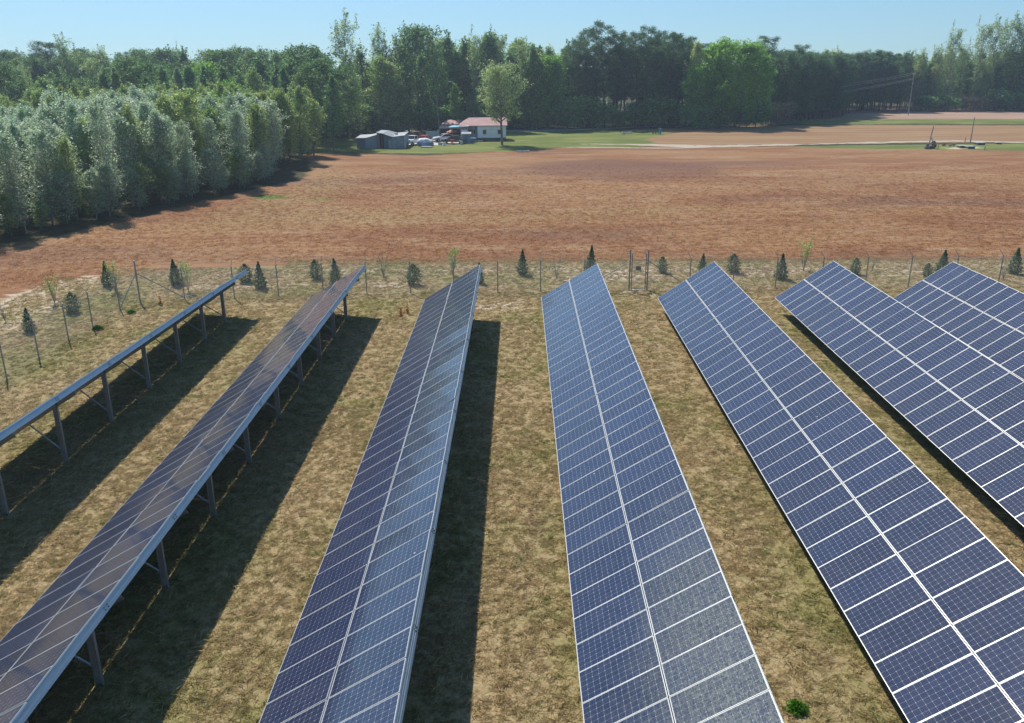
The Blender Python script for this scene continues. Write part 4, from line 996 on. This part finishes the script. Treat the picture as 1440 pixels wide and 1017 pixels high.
t = thing('leaning_sheet', 'blue framed sheet leaning against the right end of the metal barn', 'sheet', (x, y-.3, 0), 0)
b = MB(); b.hexa([(-.9,-.5,0),(.8,-.5,0),(.8,-.44,0),(-.9,-.44,0),(-.9,.1,1.3),(.8,.1,1.4),(.8,.16,1.4),(-.9,.16,1.3)]); b.build('sheet', simple('blue_sheet', (.12,.22,.34), .5), t)
b = MB(); b.beam((-.9,-.53,0),(-.9,.07,1.32),.08,.05); b.beam((.8,-.53,0),(.8,.07,1.42),.08,.05); b.beam((-.9,.07,1.32),(.8,.07,1.42),.08,.05); b.build('frame', simple('pale_blue_frame', (.42,.52,.6), .6), t)
x, y, kk = local(571.5, 206.5)
t = thing('red_drum', 'small red drum at the right corner of the metal barn', 'drum', (x, y, 0)); b = MB(); b.tube([(0,0,0),(0,0,.04),(0,0,.8),(0,0,.84)], [.24,.27,.27,.24], 14); b.build('drum', simple('red_paint', (.45,.05,.03), .5), t); b = MB(); b.tube([(0,0,.28),(0,0,.31)], .285, 14); b.tube([(0,0,.55),(0,0,.58)], .285, 14); b.build('hoop', simple('red_paint_dark', (.30,.04,.03), .5), t)
# vehicles
car('white pickup truck facing the camera between the metal barn and the tarp heap', 'pickup', 581, 204, R(-115), ('white', (.72,.72,.70)), True, 'parked_pickup')
car('red pickup truck parked behind the white pickup', 'pickup', 588, 197.5, R(-20), ('dark_red', (.30,.03,.03)), True, 'parked_pickup')
car('white sedan parked left of the dark car', 'car', 625, 199, R(-160), ('pearl', (.70,.72,.75)))
car('dark grey car under the frame canopy in front of the white house', 'car', 637, 202, R(175), ('charcoal', (.05,.055,.065)))
# tarp covered heap
x, y, kk = local(597, 205)
t = thing('tarp_heap', 'heap covered by a crumpled white and blue-grey tarp', 'tarp', (x, y, 0))
rng_ = np.random.default_rng(4); b = MB(); n_, m_ = 22, 14; vs = []
for j in range(m_+1):
    for i in range(n_):
        a = 6.283*i/n_; tt = j/m_; rr = (1-tt**2.2)**.5 if j < m_ else 0
        wob = 1+.16*math.sin(a*3+tt*5)+.08*math.sin(a*7)+rng_.normal()*.05
        vs.append((1.5*rr*math.cos(a)*wob, 1.2*rr*math.sin(a)*wob, 1.45*(tt+.16*math.sin(a*2+1)*tt*(1-tt)*2+.10*math.sin(a*5)*tt*(1-tt)*2)))
b.v = vs
for j in range(m_):
    for i in range(n_): b.f.append((j*n_+i, j*n_+(i+1) % n_, (j+1)*n_+(i+1) % n_, (j+1)*n_+i)); b.mi.append(0 if j > 6 else 1)
b.smooth = True; b.build('tarp', [S_TARP, simple('blue_grey_tarp', (.22,.26,.36), .6, 0, .2, 2.)], t)
# green-white box trailer far behind
x, y, kk = local(608, 196)
t = thing('utility_box', 'pale green box on posts behind the tarp heap', 'box', (x, y+1, 0)); b = MB(); b.box(-1.4,0,.25,1.0,1.2,1.5); bevel(b.build('box', simple('pale_green', (.30,.42,.40), .6), t)); b = MB(); b.box(1.05,-.1,0,1.25,.1,1.9); b.box(-1.3,.1,0,-1.15,.3,.25); b.box(.7,.1,0,.85,.3,.25); b.build('post', S_CREAM, t)
# car port
x, y, kk = local(632, 192)
t = thing('car_port', 'open car port with faded red roof and white fascia left of the house', 'car port', (x, y+2, 0))
b = MB(); b.hexa([(-2.4,-.3,1.85),(3.2,-.3,1.85),(3.2,4.5,3.0),(-1.2,4.5,3.0),(-2.4,-.3,1.93),(3.2,-.3,1.93),(3.2,4.5,3.08),(-1.2,4.5,3.08)]); b.build('roof', S_RED, t)
b = MB(); b.box(-2.45,-.36,1.55,3.22,-.31,1.95); b.build('fascia', S_CREAM, t)
for px_ in (-2.2, .4, 3.0):
    b = MB(); b.box(px_-.08,-.2,0,px_+.08,-.04,1.84); b.build('post', S_WOOD, t)
b = MB(); b.box(-2.1,3.8,0,3.0,3.9,1.8); b.build('back_wall', simple('dim_boards', (.12,.08,.07), .9), t)
b = MB(); b.box(1.2,-.1,1.3,3.1,-.03,1.5); b.build('red_beam', simple('red_board', (.40,.06,.04), .8), t)
# white house
x, y, kk = local(672, 198.5)
t = thing('white_house', 'long white house with faded red metal roof and dark brick skirt', 'house', (x, y, 0), R(4))
Lh, Dh = (711.5-672)*kk*1.0, 6.2
def hb(name, mat, *a): b = MB(); b.box(*a); return b.build(name, mat, t)
hb('skirt', S_BRICK, 0, 0, 0, Lh, Dh, .62); hb('wall', S_WHITE, -.04, -.04, .62, Lh+.04, Dh+.04, 2.95)
hb('wall', simple('porch_wall', (.42,.46,.50), .8), -3.4, 1.8, .5, -.042, Dh, 2.9); hb('porch_floor', S_WOOD, -3.4, 0, .3, -.05, 1.79, .48)
hb('panel', S_WHITE, -3.4, .05, .5, -2.1, .12, 2.2)
for a0 in (-1.0, -1.75): hb('window', S_DARK, a0, 1.74, 1.2, a0+.45, 1.795, 2.1)
for px_ in (-3.35, -2.0, -.9): hb('porch_post', S_CREAM, px_, .02, .49, px_+.1, .12, 2.85)
fr = hb('window_frame', S_CREAM, 1.0, -.09, 1.3, 1.75, -.045, 2.2); b = MB(); b.box(1.06,-.11,1.36,1.69,-.092,2.14); b.build('pane', S_GLASS, fr)
fr = hb('window_frame', S_CREAM, 4.0, -.09, 1.3, 4.75, -.045, 2.2); b = MB(); b.box(4.06,-.11,1.36,4.69,-.092,2.14); b.build('pane', S_GLASS, fr)
xl = -3.7; b = MB(); b.hexa([(xl,-.35,2.92),(Lh+.3,-.35,2.92),(Lh+.3,Dh/2,4.3),(xl+2.0,Dh/2,4.3),(xl,-.35,3.02),(Lh+.3,-.35,3.02),(Lh+.3,Dh/2,4.4),(xl+2.0,Dh/2,4.4)])
b.hexa([(xl+2.0,Dh/2+.002,4.3),(Lh+.3,Dh/2+.002,4.3),(Lh+.3,Dh+.35,2.92),(xl,Dh+.35,2.92),(xl+2.0,Dh/2+.002,4.4),(Lh+.3,Dh/2+.002,4.4),(Lh+.3,Dh+.35,3.02),(xl,Dh+.35,3.02)])
b.hexa([(xl,-.35,2.9),(xl+2.0,Dh/2,4.28),(xl+2.0,Dh/2+.01,4.28),(xl,Dh+.35,2.9),(xl-.02,-.35,3.0),(xl+1.98,Dh/2,4.38),(xl+1.98,Dh/2+.01,4.38),(xl-.02,Dh+.35,3.0)])
b.build('roof', S_RED, t)
b = MB(); b.hexa([(Lh-.02,0,2.95),(Lh+.04,0,2.95),(Lh+.04,Dh,2.95),(Lh-.02,Dh,2.95),(Lh-.02,Dh/2-.02,4.24),(Lh+.04,Dh/2-.02,4.24),(Lh+.04,Dh/2+.02,4.24),(Lh-.02,Dh/2+.02,4.24)]); b.build('gable', S_WHITE, t)
# canopy frame
x, y, kk = local(646, 199)
t = thing('frame_canopy', 'white and pale blue flat canopy on thin poles before the house porch', 'canopy', (x-1., y-.2, 0))
b = MB(); b.hexa([(-1.2,0,2.72),(1.2,-.1,2.85),(1.2,2.6,2.95),(-.6,2.6,2.92),(-1.2,0,2.76),(1.2,-.1,2.89),(1.2,2.6,2.99),(-.6,2.6,2.96)]); b.build('canopy', S_CANB, t)
b = MB(); b.hexa([(1.202,-.1,2.85),(3.0,0,2.95),(2.9,2.6,3.1),(1.202,2.6,2.95),(1.202,-.1,2.89),(3.0,0,3.0),(2.9,2.6,3.15),(1.202,2.6,2.99)]); b.build('canopy', S_CAN, t)
for q in ((-1.15,.05),(2.9,.05),(-.6,2.5),(2.8,2.5),(0.4,.0)): b = MB(); b.tube([(q[0],q[1],0),(q[0],q[1],2.76)], .035, 6); b.build('pole', simple('dark_pole', (.08,.06,.06), .6), t)
# small grey shed
x, y, kk = local(656, 201.5)
t = thing('garden_shed', 'small grey-blue shed with pale roof left of the house porch steps', 'shed', (x, y, 0), R(3))
b = MB(); b.box(-.85,0,0,.85,1.5,1.72); b.build('wall', C_GREY, t); b = MB(); b.hexa([(-.95,-.12,1.70),(.95,-.12,1.70),(.95,1.6,1.95),(-.95,1.6,1.95),(-.95,-.12,1.77),(.95,-.12,1.77),(.95,1.6,2.02),(-.95,1.6,2.02)]); b.build('roof', S_PALE, t)
b = MB(); b.box(-.35,-.04,.08,.35,-.012,1.55); b.build('door', C_BLUE, t)
x, y, kk = local(664, 200.5)
t = thing('storage_chest', 'low blue chest between the small shed and the house', 'chest', (x, y, 0)); b = MB(); b.box(-.7,0,0,.7,.9,.75); bevel(b.build('chest', simple('blue_chest', (.16,.24,.38), .6), t)); b = MB(); b.box(-.74,-.04,.75,.74,.94,.85); b.build('lid', simple('blue_lid', (.24,.32,.44), .6), t)
# umbrella and red item
x, y, kk = local(636, 199)
t = thing('garden_umbrella', 'faded orange umbrella behind the dark car', 'umbrella', (x, y+1, 0)); b = MB()
for q in range(8):
    a0, a1 = q*math.pi/4, (q+1)*math.pi/4; b.face([(0,0,2.35),(1.35*math.cos(a0),1.35*math.sin(a0),1.75),(1.35*math.cos(a1),1.35*math.sin(a1),1.75)]); b.face([(0,0,2.31),(1.33*math.cos(a1),1.33*math.sin(a1),1.71),(1.33*math.cos(a0),1.33*math.sin(a0),1.71)])
b.build('canopy', simple('faded_orange', (.52,.20,.14), .8), t); b = MB(); b.tube([(0,0,0),(0,0,2.42)], .03, 6); b.build('pole', S_CREAM, t)
x, y, kk = local(636, 203)
t = thing('red_barrow', 'small red wheeled cart in front of the dark car', 'cart', (x, y, 0)); b = MB(); b.hexa([(-.25,-.25,.35),(.25,-.25,.35),(.25,.25,.35),(-.25,.25,.35),(-.38,-.35,.85),(.38,-.35,.85),(.38,.35,.85),(-.38,.35,.85)]); b.build('tray', simple('bright_red', (.55,.04,.05), .5), t)
b = MB(); b.tube([(-.06,-.1,.16),(.06,-.1,.16)], .16, 12); b.build('wheel', S_TYRE, t)
b = MB(); b.beam((-.2,-.1,.35),(-.22,.55,.0),.05,.05); b.beam((.2,-.1,.35),(.22,.55,.0),.05,.05); b.build('leg', S_METAL, t)
# yard clutter
for i, (u, v, w, h, mat, lab, nm) in enumerate([(619,204,.8,.4,S_CONC,'pale junk box at the yard edge left of the white car front','crate'),(625,205,.6,.5,S_WHITE,'white bucket-sized box before the white sedan','crate'),
    (649,203.5,.5,.7,S_CREAM,'cream box right of the dark car','crate'),(572,201,.4,1.6,S_WHITE,'thin white post panel at the barn corner','panel'),(673,199.5,1.6,.25,S_CONC,'pale slab at the left foot of the house skirt','slab'),
    (735,213.5,2.2,.12,S_CONC,'pale flat slab lying on the lawn right of the lone tree','slab'),(600,207.5,2.,.16,S_CONC,'pale low slab before the tarp heap','slab')]):
    x, y, kk = local(u, v); t = thing(nm, lab, nm, (x, y, 0), random.uniform(-.3, .3)); b = MB(); b.box(-w/2,-w*.3,0,w/2,w*.3,h); bevel(b.build('body', mat, t), .03); b = MB(); b.box(-w/2-.02,-w*.3-.02,h+.001,w/2+.02,w*.3+.02,h+.035); b.build('top', S_PALE, t)
# poles and wires
def pole(u, v, h, label, arm=True, r=.13, lean=0):
    x, y, _ = local(u, v); t = thing('utility_pole', label, 'pole', (x, y, 0)); b = MB(); b.tube([(0,0,-.3),(lean*.5,0,h/2),(lean,0,h)], [r*1.2,r,r*.8], 10); b.build('shaft', S_POLE, t)
    if arm:
        b = MB(); b.beam((lean-.1,-1.1,h-.35),(lean-.1,1.1,h-.35),.1,.12); b.build('crossarm', S_POLE, t)
        for q in (-1., 0, 1.): b = MB(); b.tube([(lean-.1,q,h-.29),(lean-.1,q,h-.12)], [.05,.03], 8); b.build('insulator', S_CREAM, t)
    return x, y
pole(618.5, 193, 8.7, 'pale thin pole standing against the dark wood left of the car port', False, .12, -.45)
qx, qy = pole(1277, 162, 12.0, 'wooden utility pole carrying wires at the right end of the pine plantation')
px2, py2 = x_at(1018, 226), 226
t = thing('utility_pole', 'utility pole hidden among the bright green trees at the wires\' far end', 'pole', (px2, py2, 0)); b = MB(); b.tube([(0,0,-.3),(0,0,9)], [.15,.1], 10); b.build('shaft', S_POLE, t)
b = MB(); b.beam((-.1,-1.1,8.6),(-.1,1.1,8.6),.1,.12); b.build('crossarm', S_POLE, t)
for i, (zo, zo2, oy, lab) in enumerate([(-.1,-.1,1,'uppermost power wire crossing in front of the plantation'),(-.35,-.9,-1,'second power wire from the top in front of the plantation'),(-1.6,-2.0,0,'third power wire from the top in front of the plantation'),(-1.9,-2.6,.3,'lowest power wire in front of the plantation')]):
    A, B_ = Vector((qx, qy+oy, 12+zo)), Vector((px2, py2+oy, 9+zo2)); pts = [A.lerp(B_, k/24)-Vector((0,0,4*1.7*(k/24)*(1-k/24))) for k in range(25)]
    b = MB(); b.tube(pts, .02, 4); o = b.build('power_wire', metal('bare_wire', (.55,.57,.58), .5, .05, .4) if i == 0 else MATS['bare_wire']); tag(o, lab, 'wire')
# well site right
x, y = pole(1364.5, 200.5, 4.7, 'short bare grey pole beside the dirt track at right', False, .085)
x, y, kk = local(1309, 209)
t = thing('derelict_pump', 'rusty derelict pump with upright mast beside the dirt track', 'pump', (x, y, 0))
b = MB(); b.beam((-.4,0,1.6),(-.15,0,3.9),.14,.14); b.beam((-.4,0,1.6),(-.15,.02,3.4),.22,.08); b.build('mast', S_POLE, t)
b = MB(); b.beam((-.9,-.4,0),(-.3,-.1,1.9),.12,.12); b.beam((.5,-.4,0),(-.2,-.1,1.9),.12,.12); b.beam((-.2,.7,0),(-.25,0,1.9),.12,.12); b.beam((-.8,-.3,.7),(.4,-.3,.9),.1,.1); b.build('frame', S_POLE, t)
b = MB(); b.tube([(-.6,-.3,.25),(.5,-.2,.3)], .28, 12); b.box(.3,-.4,.2,.75,.1,.75); b.build('engine', S_RUST, t)
b = MB(); b.tube([(.45,.2,.9),(.45,.26,.9)], .42, 16); b.build('flywheel', simple('dull_iron', (.20,.18,.17), .7, .4), t)
b = MB(); b.box(-1.5,-1.1,0,-.6,-.5,.45); b.box(-1.3,-1.0,.45,-.9,-.6,.9); b.build('gearbox', simple('dull_iron', (.20,.18,.17), .7, .4), t)
for i, (u, v, w, d, h, lab) in enumerate([(1354.8,208.5,1.25,1.4,.32,'left one of two pale slabs on dark bases at the well site'),(1366.4,209.5,1.35,1.4,.32,'right one of two pale slabs on dark bases at the well site'),(1380.3,204,1.45,1.8,.3,'larger pale slab behind the two slabs at the well site'),(1405.5,203,1.0,.8,.2,'small flat slab right of the well site')]):
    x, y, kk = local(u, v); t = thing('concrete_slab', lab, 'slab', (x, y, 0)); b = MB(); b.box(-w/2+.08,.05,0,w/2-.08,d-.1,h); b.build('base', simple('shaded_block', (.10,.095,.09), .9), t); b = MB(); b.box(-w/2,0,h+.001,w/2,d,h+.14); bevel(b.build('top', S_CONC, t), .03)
def lump(name, lab, u, v, w, h, mat, seed, cat):
    rng = np.random.default_rng(seed); x, y, kk = local(u, v); b = MB()
    t = thing(name, lab, cat, (x, y, 0))
    for q in range(5):
        a, c = rng.uniform(-w/2, w/2), rng.uniform(-.3, .3); b.tube([(a-.35*w*rng.random(), c, h*rng.uniform(.15,.7)), (a+.35*w*rng.random(), c+rng.uniform(-.3,.3), h*rng.uniform(.2,.9))], rng.uniform(.08, .16), 8)
    b.build('pile', mat, t)
lump('log_pile', 'dark heap of logs left in the well site', 1327.5, 205.5, .9, .5, S_RUST, 1, 'logs'); lump('log_pile', 'heap of logs with a pale end nearer the slabs at the well site', 1338, 206.5, 1.1, .7, S_WOOD, 2, 'logs')
lump('rubble_heap', 'dark small heap left of the blue posts on the lawn', 920.5, 188.6, .8, .5, S_DARK, 3, 'rubble'); lump('rubble_heap', 'brown lump on the upper edge of the lawn', 902, 187.5, .6, .55, S_BRICK, 4, 'rubble'); lump('rubble_heap', 'grey rubble at the upper left edge of the lawn strip', 877.5, 189, .7, .5, S_CONC, 5, 'rubble')
lump('rubble_heap', 'scattered pale rubble right of the grey heap on the lawn edge', 886, 187.6, 1.2, .3, S_CONC, 6, 'rubble')
for u, v, h, c, lab in ((925.5,188.6,1.25,(.10,.16,.18),'dark left one of two posts at the lawn corner'),(928.4,189,1.2,(.10,.28,.48),'blue right one of two posts at the lawn corner')):
    x, y, kk = local(u, v); t = thing('marker_post', lab, 'post', (x, y, 0)); b = MB(); b.tube([(0,0,0),(0,0,h)], .2 if c[2] > .3 else .1, 10); b.build('pipe', simple('pipe_%d' % int(c[2]*100), c, .6), t); b = MB(); b.tube([(0,0,h),(0,0,h+.08)], .23 if c[2] > .3 else .12, 10); b.build('cap', S_PALE, t)
for u, v, h, lab in ((1318.7,210.5,.8,'short stub post left of the well site slabs'),(1384.5,211.5,.7,'short stub post right of the well site slabs'),(1357,200,.9,'thin stub post left of the bare grey pole')):
    x, y, kk = local(u, v); t = thing('stub_post', lab, 'post', (x, y, 0)); b = MB(); b.tube([(0,0,-.1),(0,0,h)], .07, 8); b.build('stub', S_POLE, t)


# ------------------------------------------------------------------ air
b = MB(); b.box(-330, -25, -3, 330, 420, 42)
s = N('haze_air'); pv = s.n('VolumePrincipled'); pv.inputs['Color'].default_value = (.72, .84, 1, 1); pv.inputs['Density'].default_value = 0.0004; pv.inputs['Anisotropy'].default_value = .5
s.l(pv.outputs[0], s.out.inputs['Volume']); tag(b.build('haze', s.m), kind='stuff')
